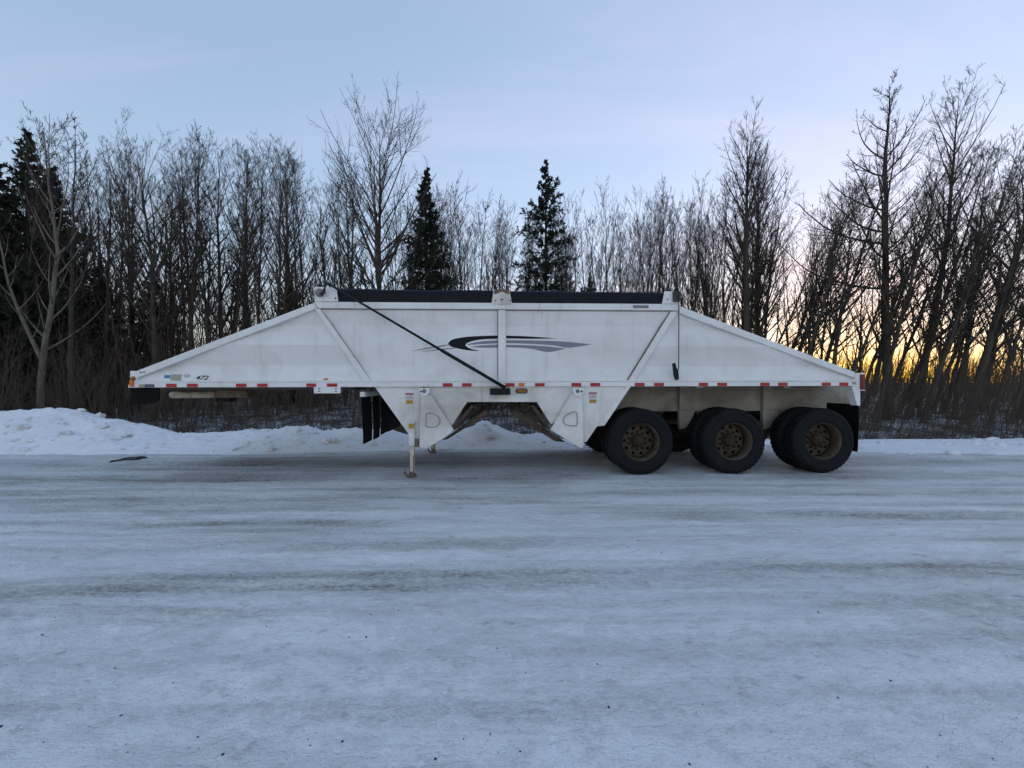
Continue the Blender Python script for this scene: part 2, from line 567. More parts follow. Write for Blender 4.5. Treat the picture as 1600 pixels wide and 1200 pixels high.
def fbm(x, y, seed=0, octv=4, gain=0.5):
    s, amp, tot = 0, 1.0, 0
    for i in range(octv):
        s = s + amp * vnoise(x * 2 ** i + 13.7 * i, y * 2 ** i + 7.1 * i, seed + i)
        tot += amp
        amp *= gain
    return s / tot - 0.5


def grid_mesh(xs, ys, zf):
    X, Y = np.meshgrid(xs, ys)
    Z = zf(X, Y)
    nx, ny = len(xs), len(ys)
    v = np.stack([X.ravel(), Y.ravel(), Z.ravel()], 1)
    i = np.arange(nx * ny).reshape(ny, nx)
    q = np.stack([i[:-1, :-1].ravel(), i[:-1, 1:].ravel(), i[1:, 1:].ravel(), i[1:, :-1].ravel()], 1)
    return mesh_np(v, q)


# ------------------------------------------------------------------ terrain
def ground_z(x, y):
    prof = np.interp(y, [-50, 8.6, 9.6, 11.6, 13.2, 15.5, 18, 24, 60, 400], [-0.12, -0.12, -0.06, -0.42, -0.42, -0.12, 0.02, 0.15, 0.5, 1.0])
    bumps = fbm(x * 0.8, y * 0.8, 5, 4) * 0.28
    return prof + bumps * np.clip((y - 9.3) / 2.0, 0, 1)


def axis(lo, hi, fine_lo, fine_hi, step, coarse):
    a = list(np.arange(lo, fine_lo, coarse)) + list(np.arange(fine_lo, fine_hi, step)) + list(np.arange(fine_hi, hi + 0.1, coarse))
    return np.array(sorted(set(a)))


gx = np.concatenate([-np.geomspace(900, 32, 14)[:-1], np.arange(-32, 32.01, 0.22), np.geomspace(32, 900, 14)[1:]])
gy = np.concatenate([[-60, -30, -12, 0, 6], np.arange(8.4, 22, 0.22), np.geomspace(22, 1200, 30)])
g = link('ground', grid_mesh(gx, gy, ground_z), 'ground')
g['kind'] = 'structure'


def road_z(x, y):
    yy = y - x * 0.035 + 0.18 * np.sin(x * 0.22 + 1.0)
    ruts = np.zeros_like(x)
    for c, wd, dp in ((1.75, 0.16, .010), (2.35, 0.20, .014), (2.95, 0.14, .012), (3.45, 0.22, .018), (4.3, 0.2, .014), (5.0, 0.28, .016), (5.75, 0.2, .012), (7.2, 0.3, .012)):
        ruts -= dp * np.exp(-((yy - c - 0.10 * fbm(x * 0.25, y * 0 + c * 9, 3, 3)) / wd) ** 2) * (0.7 + 1.2 * fbm(x * 0.35, y * 0 + c, 9, 3))
    lum = fbm(x * 1.3, yy * 3.2, 21, 5, 0.55) * 0.036
    fine = fbm(x * 7, yy * 11, 31, 4, 0.6) * 0.014 - 0.014 * np.clip(fbm(x * 3.1, yy * 4.3, 35, 3) - 0.14, 0, 1) * 6
    fine = fine + (np.abs(fbm(x * 2.3, y * 3.0, 37, 4, 0.6)) * -0.045 + 0.008) * np.clip(1.4 - y / 4.5, 0.2, 1)
    # lug prints pressed into the softer strips
    strip = np.exp(-((yy - 3.3) / 0.12) ** 2) + np.exp(-((yy - 2.62) / 0.16) ** 2) + 0.7 * np.exp(-((yy - 4.6) / 0.15) ** 2) + 0.8 * np.exp(-((yy - 1.95) / 0.13) ** 2)
    lug = np.clip(np.sin(x * 40 + 5 * np.sin(yy * 9)), 0, 1) * strip * -0.014 * np.clip(0.4 + 2.2 * fbm(x * 0.6, yy * 2, 55, 3), 0, 1)
    edge = -np.clip((y - 7.5) / 1.2, 0, 1) * 0.02
    return ruts + lum + fine + lug + edge


rx = np.concatenate([-np.geomspace(300, 16, 20)[:-1], np.arange(-16, -5, 0.09), np.arange(-5, 5, 0.04), np.arange(5, 16, 0.09), np.geomspace(16, 300, 20)])
ry = np.concatenate([[-40, -15, -5, 0], np.arange(0.9, 4.5, 0.03), np.arange(4.5, 9.4, 0.07)])
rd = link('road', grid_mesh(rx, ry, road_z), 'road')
rd['kind'] = 'structure'

# windrow left by the plough: crest height surveyed along the road
CR = [(-60, 640), (0, 640), (100, 637), (150, 644), (190, 653), (240, 661), (283, 672), (350, 672), (430, 667), (455, 663), (500, 668), (540, 667),
      (600, 670), (650, 681), (700, 674), (740, 662), (752, 657), (764, 661), (780, 669), (797, 675), (819, 678), (842, 676), (863, 682), (883, 688), (900, 694),
      (1000, 697), (1100, 697), (1200, 694), (1345, 688), (1400, 686), (1500, 685), (1600, 684), (1700, 684)]
crx = np.array([(p - 800) / FPX * 9.8 for p, _ in CR])
crz = np.array([EYE - (q - 598) / FPX * 9.8 - 0.05 for _, q in CR])
FE = [(0, 711), (250, 711), (500, 707), (640, 703), (760, 700), (900, 702), (1198, 706), (1400, 707), (1600, 712)]
fex = np.array([(p - 800) / FPX * 8.3 for p, _ in FE])
fey = np.array([EYE * FPX / (q - 598) for _, q in FE])


def bank_z(x, y):
    y0 = np.interp(x, fex, fey) + fbm(x * 0.7, y * 0, 71, 4) * 0.35
    hc = np.interp(x, crx, crz)
    yc = 9.75 + fbm(x * 0.5, y * 0 + 3, 72, 3) * 0.5
    yb = yc + 0.5 + np.clip(hc, 0.1, 1) * 1.3
    up = np.clip((y - y0) / (yc - y0), 0, 1)
    dn = np.clip((yb - y) / (yb - yc), 0, 1)
    prof = np.where(y < yc, up ** 1.35 * (1.6 - 0.6 * up), dn * dn * (3 - 2 * dn))
    z = prof * hc
    amp = np.clip(hc * 0.9 + 0.06, 0.05, 0.6) * (1 + 0.7 * np.exp(-((x + 0.6) / 1.8) ** 2))
    rough = fbm(x * 1.6, y * 1.9, 73, 5, 0.55)
    blocks = np.abs(fbm(x * 2.7, y * 3.1, 77, 3)) * 1.2
    crumb = 0.5 - np.abs(fbm(x * 4.5, y * 5.0, 81, 4, 0.6)) * 2.4
    z = z + (rough * 0.42 - blocks * 0.18 + 0.03) * amp * np.clip(prof * 1.5, 0, 1)
    patchy = 0.45 * np.exp(-((x + 0.5) / 2.2) ** 2) + np.clip(0.35 + 2.2 * fbm(x * 0.55, y * 0.9, 83, 3), 0.22, 1)
    z = z + (crumb * 0.11 + fbm(x * 11, y * 11, 79, 3) * 0.10) * patchy * np.clip(prof * 3, 0, 1) * np.clip(hc * 2.2 + 0.25, 0.3, 1)
    back = np.clip((y - yb) / 0.8, 0, 1)
    return z + np.where(y < yc, -0.03 * (1 - np.clip((y - y0) / 0.3, 0, 1)) - 0.02 * (y < y0), 0) - 0.9 * back


bx = np.concatenate([-np.geomspace(60, 17, 30)[:-1], np.arange(-17, 17, 0.048), np.geomspace(17, 60, 30)])
by = np.concatenate([np.arange(7.55, 10.4, 0.048), np.arange(10.4, 12.2, 0.1)])
bk = link('snow_bank', grid_mesh(bx, by, bank_z), 'snow')
bk['kind'] = 'structure'

# ------------------------------------------------------------------ the trailer
TY = R(2.3)
OX, OY = 0.0, 6.19
tr = empty('belly_dump_trailer', (OX, OY, 0), TY)
tag(tr, 'white tri-axle belly dump trailer with navy tarp parked on the icy road', 'trailer')
ct, stt = math.cos(TY), math.sin(TY)


def S(px, py, w=0.0):
    """survey: a point measured on the photograph, on the trailer's plane at depth w -> (u, z) in metres"""
    dx = (px - 800) / FPX
    dz = -(py - 598) / FPX
    # (s*dx, s) = (OX,OY) + u*(ct,st) + w*(-st,ct)
    ax, ay = OX - w * stt, OY + w * ct
    # s*dx = ax + u*ct ; s = ay + u*st
    u = (ay * dx - ax) / (ct - stt * dx)
    s = ay + u * stt
    return (u, EYE + s * dz)


def SP(lst, w=0.0):
    return [S(p, q, w) for p, q in lst]


WID = 2.60                      # overall width


def both(fn):
    """build on the near side and mirrored on the far side"""
    fn(lambda w: w, True)
    fn(lambda w: WID - w, False)


def pr(name, mat, poly, w0, w1, f, parent=tr, bevel=0.0):
    a, b = sorted((f(w0), f(w1)))
    return MB().prism(poly, a, b).build(name, mat, parent, bevel=bevel)


def dense(pts, n=5):
    """Catmull-Rom through an open list of points"""
    out = []
    for i in range(len(pts) - 1):
        p0, p1, p2, p3 = pts[max(i - 1, 0)], pts[i], pts[i + 1], pts[min(i + 2, len(pts) - 1)]
        for k in range(n):
            t = k / n
            out.append(tuple(0.5 * (2 * p1[c] + (p2[c] - p0[c]) * t + (2 * p0[c] - 5 * p1[c] + 4 * p2[c] - p3[c]) * t * t + (3 * p1[c] - p0[c] - 3 * p2[c] + p3[c]) * t ** 3) for c in (0, 1)))
    out.append(pts[-1])
    return out


# --- side panels: shallow horizontal folds in the sheet
def folded_panel(name, outline, folds, f, thick=0.012):
    """outline polygon in (u,z); folds: list of (z, w) giving the sheet's depth by height"""
    zs = [z for z, _ in folds]
    bm = bmesh.new()
    vs = [bm.verts.new((p[0], 0, p[1])) for p in outline]
    bm.faces.new(vs)
    for z in zs:
        geom = bm.verts[:] + bm.edges[:] + bm.faces[:]
        bmesh.ops.bisect_plane(bm, geom=geom, plane_co=(0, 0, z), plane_no=(0, 0, 1))
    fz = sorted(folds)
    for v in bm.verts:
        v.co.y = f(float(np.interp(v.co.z, [a for a, _ in fz], [b for _, b in fz])))
    ext = bmesh.ops.extrude_face_region(bm, geom=bm.faces[:])
    sgn = 1 if f(1) > f(0) else -1
    for e in ext['geom']:
        if isinstance(e, bmesh.types.BMVert):
            e.co.y += sgn * thick
    bmesh.ops.recalc_face_normals(bm, faces=bm.faces)
    me = bpy.data.meshes.new('mesh')
    bm.to_mesh(me)
    bm.free()
    return link(name, me, 'white', tr)


zt, z1, z2, z3, zb = S(600, 480)[1], S(600, 507)[1], S(600, 539)[1], S(600, 571)[1], S(600, 600)[1]
FOLD_END = [(zb, 0.032), (z3, 0.092), (z2, 0.028), (z1, 0.092), (zt, 0.042)]
FOLD_MID = [(zb, 0.046), (z3, 0.064), (z2, 0.070), (z1, 0.084), (zt, 0.040)]


def sides(f, near):
    folded_panel('side_panel', SP([(212, 597), (214, 584), (494, 475), (577, 598)]), FOLD_END, f)
    folded_panel('side_panel', SP([(494, 478), (779, 480), (779, 598), (577, 598)]), FOLD_MID, f)
    folded_panel('side_panel', SP([(790, 480), (1060, 482), (985, 598), (790, 598)]), FOLD_MID, f)
    folded_panel('side_panel', SP([(1060, 482), (1338, 587), (1338, 598), (985, 598)]), FOLD_END, f)
    pr('top_rail', 'white', SP([(490, 471.5), (1061, 475), (1061, 485), (497, 481.5)]), 0.0, 0.12, f, bevel=0.006)
    pr('slope_rail', 'white', SP([(213, 579.5), (490, 473), (495, 481.5), (214, 590)]), 0.004, 0.11, f, bevel=0.006)
    pr('slope_rail', 'white', SP([(1061.5, 478), (1336, 581), (1336, 590.5), (1061.5, 489)]), 0.004, 0.11, f, bevel=0.006)
    pr('brace', 'white', SP([(490, 480), (500, 483), (579, 595.5), (568, 595.5)]), 0.012, 0.10, f, bevel=0.005)
    pr('brace', 'white', SP([(1049, 486.5), (1059, 488), (992, 595), (982, 595)]), 0.012, 0.10, f, bevel=0.005)
    pr('post', 'white', SP([(778.5, 484), (790, 484), (790, 596), (778.5, 596)]), 0.010, 0.10, f, bevel=0.005)
    rail = pr('side_rail', 'white', SP([(203, 597), (1338, 595.5), (1338, 603), (203, 605.5)]), 0.0, 0.14, f, bevel=0.006)
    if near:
        # rust, dirt and gap shadow painted as strips along braces, post and top rail
        pr('dirt_shade_strip', 'rust', SP([(1047.6, 487), (1049.4, 487), (982.4, 594), (980.6, 594)]), 0.030, 0.10, f)
        pr('dirt_shade_strip', 'under', SP([(777.4, 485), (778.8, 485), (778.8, 594), (777.4, 594)]), 0.034, 0.10, f)
        pr('dirt_shade_strip', 'beam', SP([(500, 482), (1050, 485.4), (1050, 486.3), (500, 482.8)]), 0.030, 0.10, f)
        pr('dirt_shade_strip', 'beam', SP([(500, 484), (501, 484), (578, 594), (576.9, 594)]), 0.040, 0.10, f)
    # lip line along the top of the rail
    pr('rail_lip', 'white', SP([(206, 595.2), (1337, 593.8), (1337, 595.4), (206, 596.9)]), -0.006, 0.05, f)
    return rail


rails = []
both(lambda f, near: rails.append(sides(f, near)))
near_rail = rails[0]

# sheets closing the body between the two sides
a, b_ = S(212, 581), S(492, 476)
MB().prism([a, b_, (b_[0], b_[1] - 0.02), (a[0], a[1] - 0.02)], 0.12, WID - 0.12).build('deck_sheet', 'white', tr)
a, b_ = S(1061, 480), S(1336, 583)
MB().prism([a, b_, (b_[0], b_[1] - 0.02), (a[0], a[1] - 0.02)], 0.12, WID - 0.12).build('deck_sheet', 'white', tr)
# hopper slopes that run down to the gates
a, b_ = S(497, 482), S(652, 692)
MB().prism([a, (a[0] + .03, a[1]), (b_[0] + .03, b_[1]), b_], 0.09, WID - 0.09).build('hopper_slope', 'white_low', tr)
a, b_ = S(1056, 486), S(913, 688)
MB().prism([a, (a[0] - .03, a[1]), (b_[0] - .03, b_[1]), b_], 0.09, WID - 0.09).build('hopper_slope', 'white_low', tr)
# floor pan of the front and the rear overhang
a, b_ = S(212, 601), S(574, 601)
MB().box(a[0], b_[0], 0.142, WID - 0.142, a[1] - 0.03, a[1]).build('floor_pan', 'under', tr)
a, b_ = S(996, 599), S(1336, 599)
MB().box(a[0], b_[0], 0.142, WID - 0.142, a[1] - 0.02, a[1]).build('floor_pan', 'under', tr)

# nose plate and rear posts
p = SP([(203, 579.5), (214, 579.5), (214, 596.5), (203, 596.5)])
MB().prism(p, 0.002, WID - 0.002).build('nose_plate', 'white', tr, bevel=0.005)
p = SP([(200.5, 601), (203, 601), (203, 605.8), (200.5, 605.8)])
MB().prism(p, 0.0, WID).build('nose_lip', 'white', tr)


def rear_post(f, near):
    pr('rear_post', 'white', SP([(1336.3, 583), (1344, 583), (1344.5, 634), (1339.5, 633.5), (1331, 603.5), (1336.3, 603.2)]), 0.0, 0.12, f, bevel=0.004)


both(rear_post)
p = SP([(1338, 584), (1343, 584), (1343, 604), (1338, 604)])
MB().prism(p, 0.122, WID - 0.122).build('rear_crossmember', 'white_low', tr)

# --- tarp: one vinyl sheet arched over the hopper, hanging over the near and far edge
u0, zA = S(500, 449.5)
u1, _ = S(1056, 456)
ztop = S(530, 449.5)[1]
zlow = S(530, 473)[1]
ztop1 = S(1036, 455.5)[1]
nu, nw = 150, 26
tv = []
for i in range(nu + 1):
    t = i / nu
    u = u0 + (u1 - u0) * t
    zz = ztop + (ztop1 - ztop) * t
    zl = zlow - 0.005
    for j in range(nw + 1):
        s = j / nw
        if s < 0.14:
            k = s / 0.14
            w, z = 0.012 + 0.016 * math.sin(k * 3.1) + 0.006 * math.sin(u * 5 + k * 2), zl + (zz - zl) * k
        elif s > 0.86:
            k = (1 - s) / 0.14
            w, z = WID - 0.012 - 0.016 * math.sin(k * 3.1), zl + (zz - zl) * k
        else:
            k = (s - 0.14) / 0.72
            w, z = 0.03 + (WID - 0.06) * k, zz + 0.05 * math.sin(math.pi * k) ** 1.2
        z += 0.010 * (vnoise(np.array([u * 1.7]), np.array([w * 2.0]), 4)[0] - 0.5) * (0.2 if z < zl + 0.05 else 1.6)
        w += 0.012 * (vnoise(np.array([u * 2.6]), np.array([z * 6.0]), 8)[0] - 0.5) if s < 0.14 else 0
        tv.append((u, w, z))
tf = [(i * (nw + 1) + j, (i + 1) * (nw + 1) + j, (i + 1) * (nw + 1) + j + 1, i * (nw + 1) + j + 1) for i in range(nu) for j in range(nw)]
link('tarp', mesh_from(tv, tf, True), 'tarp', tr)


def tarp_brackets(f, near):
    b1 = pr('tarp_bracket', 'white', SP([(492, 448.5), (526, 449.5), (529, 471.3), (492, 471.3)]), -0.012, 0.010 if near else 0.01, f, bevel=0.003)
    b2 = pr('tarp_bracket', 'white_low', SP([(771.5, 452), (796, 452.5), (800, 475.5), (768, 475)]), -0.014, 0.008, f, bevel=0.003)
    b3 = pr('tarp_bracket', 'white', SP([(1038, 455.5), (1060, 455.5), (1060, 474.8), (1034, 474.8)]), -0.012, 0.008, f, bevel=0.003)
    if near:
        # rusted scalloped top of the middle bracket
        arc = [(772 + 24 * k / 12, 452.2) for k in range(13)] + [(796 - 24 * k / 12, 456.0 + 4.2 * abs(math.cos(math.pi * k / 12)) ** 1.5) for k in range(13)]
        MB().prism(SP(arc), -0.0175, -0.0142).build('rust_patch', 'rust', b2)
        for px, py in ((774, 470), (797, 470)):
            u, z = S(px, py)
            MB().lathe([(0, -.026), (.011, -.026), (.011, -.0142)], 10, centre=(u, 0, z)).build('bolt', 'darkgrey', b2)
        u, z = S(784, 468.5)
        MB().box(u - .022, u + .022, -.019, -.0142, z - .009, z + .009).build('latch', 'darkgrey', b2)
        u, z = S(525, 466.5)
        MB().lathe([(0, -.024), (.011, -.024), (.011, -.0122)], 10, centre=(u, 0, z)).build('bolt', 'darkgrey', b1)
        u, z = S(1042, 468)
        MB().lathe([(0, -.024), (.010, -.024), (.010, -.0122)], 10, centre=(u, 0, z)).build('bolt', 'darkgrey', b3)
        u, z = S(500.5, 458)
        MB().lathe([(0, -.05), (.052, -.05), (.062, -.04), (.062, -.0122)], 24, centre=(u, 0, z)).build('pivot', 'greymetal', b1, True)
        pr('spring_box', 'darkgrey', SP([(1050, 456), (1061, 456), (1061, 472), (1050, 472)]), -0.06, -0.0122, f, b3, bevel=0.004)


both(tarp_brackets)


# --- tarp arm: elbow, long rod, mount
def P3(px, py, w):
    u, z = S(px, py, w)
    return (u, w, z)


arm = MB().tube([P3(509, 441, -.10), P3(600, 494.5, -.10), P3(690, 547.5, -.10)], 0.016, 10, 0.020).tube([P3(690, 547.5, -.10), P3(790, 606, -.10)], 0.028, 10, 0.026).build('tarp_arm', 'black', tr, True)
MB().tube([P3(501, 460, -.075), P3(506, 456, -.085), P3(511, 441, -.10)], 0.032, 8, 0.028).tube([P3(507, 441, -.10), P3(514, 444, -.10)], 0.035, 8, 0.03).build('elbow', 'darkgrey', arm, True)
MB().tube([P3(763, 592, -.12), P3(765, 590, -.13), P3(782, 600, -.13), P3(787, 605, -.12)], 0.007, 6).build('keeper', 'black', arm, True)
pr('arm_mount', 'black', SP([(765.5, 606.4), (797, 606.4), (797, 616.5), (765.5, 616.5)]), -0.13, 0.02, lambda w: w, bevel=0.01)

# --- tarp crank hanging at the rear
ck = MB().tube([P3(1060.5, 456, -.075), P3(1060.5, 520, -.07), P3(1060.3, 577, -.06), P3(1059.5, 581, -.06), P3(1056, 581.5, -.06)], 0.008, 8).build('crank_rod', 'darkgrey', tr, True)
MB().prism(SP([(1049, 568), (1052, 567), (1054, 574), (1057, 580), (1058, 593), (1053.5, 594), (1051, 586), (1050, 577)]), -0.075, -0.015).build('crank_handle', 'black', ck, bevel=0.008)

# --- lower skirt between the rail and the gates
skz = 0.03


def skirts(f, near):
    pr('hopper_apron', 'white_low', SP([(586, 605), (661, 605), (659, 690), (648, 694), (639, 679)], .03), 0.03, 0.045, f)
    pr('hopper_apron', 'white_low', SP([(664, 605), (906, 603.5), (900, 640), (861, 662.5), (851, 647.5), (839, 628), (730, 628), (718, 646), (706, 664.5), (672, 640)], .03), 0.031, 0.046, f)
    ap = pr('hopper_apron', 'white_low', SP([(906, 603.5), (978, 603), (933, 666), (916, 691), (909, 691)], .03), 0.03, 0.045, f)
    # folded-out flange along the rear edge of the rear apron
    e0, e1 = SP([(978, 603), (933, 666)], .03)
    g0, g1 = SP([(986, 603), (945, 664.5)], -.01)
    if near:
        vs = [(e0[0], .028, e0[1]), (e1[0], .028, e1[1]), (g1[0], -.01, g1[1]), (g0[0], -.01, g0[1])]
        vs += [(x, w + .008, z - .004) for x, w, z in vs]
        MB().add(vs, [(0, 1, 2, 3), (7, 6, 5, 4), (0, 4, 5, 1), (1, 5, 6, 2), (2, 6, 7, 3), (3, 7, 4, 0)]).build('flange', 'white_low', ap)
    # clam gate side plates
    w0, w1 = -0.035, -0.015
    gp = pr('gate_plate', 'white_low', SP([(658, 617), (673.5, 617.5), (709, 671.5), (689.5, 686.5), (671, 698.5), (662, 700.5), (655.5, 698)], -.03), w0, w1, f, bevel=0.004)
    gq = pr('gate_plate', 'white_low', SP([(893, 615.5), (909.5, 616.5), (912, 697), (910.5, 699.5), (905, 699), (884, 686), (860, 671.5)], -.03), w0, w1, f, bevel=0.004)
    for part, cx, cy, px, inner in ((gp, 676.5, 656, 663, 1), (gq, 891, 654, 903, -1)):
        # D-shaped dish: a grey ridge paints the shade of its pressed edge
        if inner == 1:
            D = [(x / 7.06 + 560, y / 7.06 + 590) for x, y in ((748, 405), (765, 391), (805, 392), (860, 412), (893, 448), (898, 488), (875, 526), (835, 545), (770, 542), (747, 525))]
        else:
            D = [(x / 7.06 + 740, y / 7.06 + 590) for x, y in ((990, 452), (1012, 420), (1060, 394), (1112, 376), (1138, 392), (1141, 512), (1120, 530), (1045, 526), (1002, 510), (990, 482))]
        D = dense(D + [D[0]], 3)[:-1]
        pts = [P3(x, y, -.03) for x, y in D]
        wr = f(-0.037)
        loop = [(u, wr, z) for u, _, z in pts]
        MB().tube(loop + [loop[0]], 0.010, 6).build('pressed_rim', 'dish', part, True)
        mt = []
        if near:
            hd = [(px - 7.5, 606.5), (px + 8, 606.5)] + [(px + 8 * math.cos(R(t)), 611 + 8 * math.sin(R(t))) for t in range(0, 181, 20)]
            pv = pr('gate_pivot', 'white', SP(hd, -.05), -0.055, -0.0352, f, part, bevel=0.003)
    if near:
        for part, px, q in ((gp, 662.7, -5), (gq, 902.5, 6)):
            u, z = S(px, 611, -.05)
            MB().lathe([(0, -.072), (.026, -.072), (.03, -.055)], 16, centre=(u, 0, z)).build('pivot_pin', 'greymetal', part, True)
            u, z = S(px + q, 611.5, -.05)
            MB().lathe([(0, -.060), (.014, -.060), (.014, -.055)], 12, centre=(u, 0, z)).build('bolt_hole', 'ink', part, True)


both(skirts)

for q in ([(709, 668), (731, 629.5), (754, 629.5), (749, 640), (728, 655), (717, 668)], [(857, 668), (837, 629.5), (812, 629.5), (818, 642), (838, 656), (849, 668)]):
    MB().prism(SP(q, .42), .42, .50).build('gate_linkage', 'under', tr, bevel=0.006)
    MB().prism(SP(q, .42), WID - .50, WID - .42).build('gate_linkage', 'under', tr)
for px, py in ((727, 643), (741, 636), (842, 643), (828, 637)):
    u, z = S(px, py, .40)
    MB().lathe([(0, .33), (.05, .33), (.06, .345), (.06, .419)], 16, centre=(u, 0, z)).build('linkage_pin', 'rust', tr, True)
# gate arms and discharge hardware seen through the opening
for w in (0.16, WID - 0.24):
    for pts in ([(690, 688), (758, 641), (763, 646), (700, 686)], [(884, 691), (806, 640), (797, 646), (868, 690)]):
        MB().prism(SP(pts, w), w, w + 0.08).build('gate_arm', 'darkrust', tr, bevel=0.006)
for side in (0, 1):
    # gate shell plates spanning the width
    q = SP([(707, 668), (737, 632), (741, 634), (712, 671)], .06) if side == 0 else SP([(859, 667), (834, 632), (830, 634), (855, 670)], .06)
    MB().prism(q, 0.06, WID - 0.06).build('gate_shell', 'darkrust', tr)
for pts, nm in (([(735, 655), (770, 632)], 'cylinder'), ([(838, 655), (803, 632)], 'cylinder')):
    (px0, py0), (px1, py1) = pts
    MB().tube([P3(px0, py0, .5), P3(px1, py1, .5)], 0.045, 10).build('gate_cylinder', 'under', tr, True)
for cx in (770.5, 786.0):
    pts = [P3(cx - 6.5 + 13 * k / 8, 631 + 7.5 * math.sin(math.pi * k / 8), .25) for k in range(9)]
    MB().tube(pts, 0.011, 6).build('air_hose', 'black', tr, True)
for px, q in ((747, 6), (820, 6)):
    pts = [P3(px - 10 + 20 * k / 8, 637 + 8 * math.sin(math.pi * k / 8), .22) for k in range(9)]
    MB().tube(pts, 0.010, 6).build('air_hose', 'black', tr, True)
for px in (761, 801):
    u, z = S(px, 634, .24)
    MB().box(u - .05, u + .05, .2, .3, z - .06, z + .07).build('valve', 'black', tr, bevel=0.01)
for px, py, sx_, sz_ in ((742, 633, .16, .10), (752, 636, .07, .13), (822, 633, .16, .10), (812, 637, .07, .14), (783, 629, .30, .04)):
    u, z = S(px, py, .6)
    MB().box(u - sx_ / 2, u + sx_ / 2, .58, .72, z - sz_ / 2, z + sz_ / 2 + .05).build('valve_block', 'darkgrey' if sx_ < .1 else 'under', tr, bevel=0.008)
u0_, z0_ = S(712, 622, .2)
u1_, _ = S(856, 622, .2)
MB().tube([(u0_, .35, z0_), (u1_, .35, z0_)], 0.05, 10).tube([(u0_, WID - .35, z0_), (u1_, WID - .35, z0_)], 0.05, 10).build('cross_tube', 'under', tr, True)

# --- landing gear
for near in (True, False):
    wl_ = 0.0 if near else 2.08
    u, _ = S(643.7, 744, 0.0)
    top = S(643.7, 658, 0)[1]
    mid = S(643.7, 694, 0)[1]
    lg = MB().box(u - .045, u + .045, wl_ - .045, wl_ + .045, mid - .02, top if near else 1.2).build('landing_leg', 'leg' if not near else 'white_low', tr, bevel=0.008)
    MB().box(u - .036, u + .036, wl_ - .036, wl_ + .036, 0.03, mid).build('inner_leg', 'leg', lg, bevel=0.006)
    MB().box(u - .06, u + .06, wl_ - .055, wl_ + .07, 0.012, 0.034).prism([(u - .045, .034), (u + .045, .034), (u + .03, .10), (u - .03, .10)], wl_ - .05, wl_ + .05).build('foot', 'rust', lg, bevel=0.004)
    MB().tube([(u - .055, wl_ - .05, .03), (u - .10, wl_ - .07, .10), (u - .085, wl_ - .06, .12)], 0.015, 6).build('hook', 'rust', lg, True)
    MB().box(u + .047, u + .10, wl_ - .02, wl_ + .05, mid - .04, mid + .08).build('bracket', 'rust', lg)
    for du in (-.033, .021):
        MB().box(u + du, u + du + .012, wl_ - .0395, wl_ - .0362, .08, mid - (.12 if du < 0 else .16)).build('rust_streak', 'rust', lg)
    if near:
        MB().box(u - .040, u + .040, wl_ - .0485, wl_ - .0455, S(0, 672)[1], S(0, 664)[1]).build('sticker', 'yellow', lg)
u, _ = S(643.7, 744, 0.0)
MB().tube([(u, 0.05, 0.62), (u, 2.03, 0.62)], 0.03, 10).build('cross_shaft', 'under', tr, True)

# --- mud flaps ahead of the front gate: strips right across the trailer
uf, zf0 = S(564.5, 620, .02)
zfl = S(566, 694, .02)[1]
for w0, w1, dz in ((0.02, 0.46, 0.0), (0.56, 0.93, -.01), (1.03, 1.55, 0.01), (1.60, 2.10, 0.0), (2.16, 2.58, 0.0)):
    nv = 8
    vs, fs = [], []
    for i in range(nv + 1):
        t = i / nv
        for w in (w0, w1):
            vs.append((uf + 0.03 * math.sin(t * 2.2 + w) * t, w, zf0 + (zfl + dz - zf0) * t))
    n0 = len(vs)
    vs += [(x + .012, w, z) for x, w, z in vs]
    for i in range(nv):
        a = 2 * i
        fs += [(a, a + 1, a + 3, a + 2), (n0 + a, n0 + a + 2, n0 + a + 3, n0 + a + 1), (a, a + 2, n0 + a + 2, n0 + a), (a + 1, n0 + a + 1, n0 + a + 3, a + 3)]
    fs += [(0, n0, n0 + 1, 1), (2 * nv, 2 * nv + 1, n0 + 2 * nv + 1, n0 + 2 * nv)]
    MB().add(vs, fs).build('mud_flap', 'rubber', tr)
MB().box(uf - .02, uf + .05, .015, WID - .015, zf0, zf0 + .075).build('flap_bar', 'white_low', tr, bevel=0.004)
for w in (0.25, WID - .3):
    MB().box(uf, uf + .06, w, w + .08, zf0 + .075, S(564, 605)[1]).build('flap_hanger', 'under', tr)

# nose splash flap
p = SP([(203.5, 606.5), (249, 606.3), (248.5, 624), (245, 628), (236, 630.5), (207, 633.5)], .05)
MB().prism(p, .05, .064).build('nose_flap', 'rubber', tr)
# coupler plate, kingpin and pipe below the nose
a, b_ = S(262, 606, .7), S(560, 606, .7)
MB().box(a[0], b_[0], .55, 2.05, a[1] - .03, a[1] + .05).build('coupler_plate', 'under', tr)
MB().tube([P3(268, 617, .75), P3(337, 616.5, .75)], 0.055, 12).build('air_tank', 'leg', tr, True)
MB().box(S(337, 0, .7)[0], S(386, 0, .7)[0], .7, 1.0, S(0, 622, .7)[1], S(0, 610, .7)[1]).build('bracket_box', 'rust', tr, bevel=0.01)
MB().lathe([(0.0, 0), (.045, 0), (.045, .05), (.036, .06), (.036, .10), (.05, .11), (.05, .2)], 20, axis='z', centre=(S(330, 0, 1.3)[0], 1.3, 1.16)).build('kingpin', 'under', tr, True)
MB().box(S(330, 0, .7)[0], S(352, 0, .7)[0], .8, 1.0, S(0, 629, .7)[1], S(0, 618, .7)[1]).build('gladhand_box', 'black', tr)
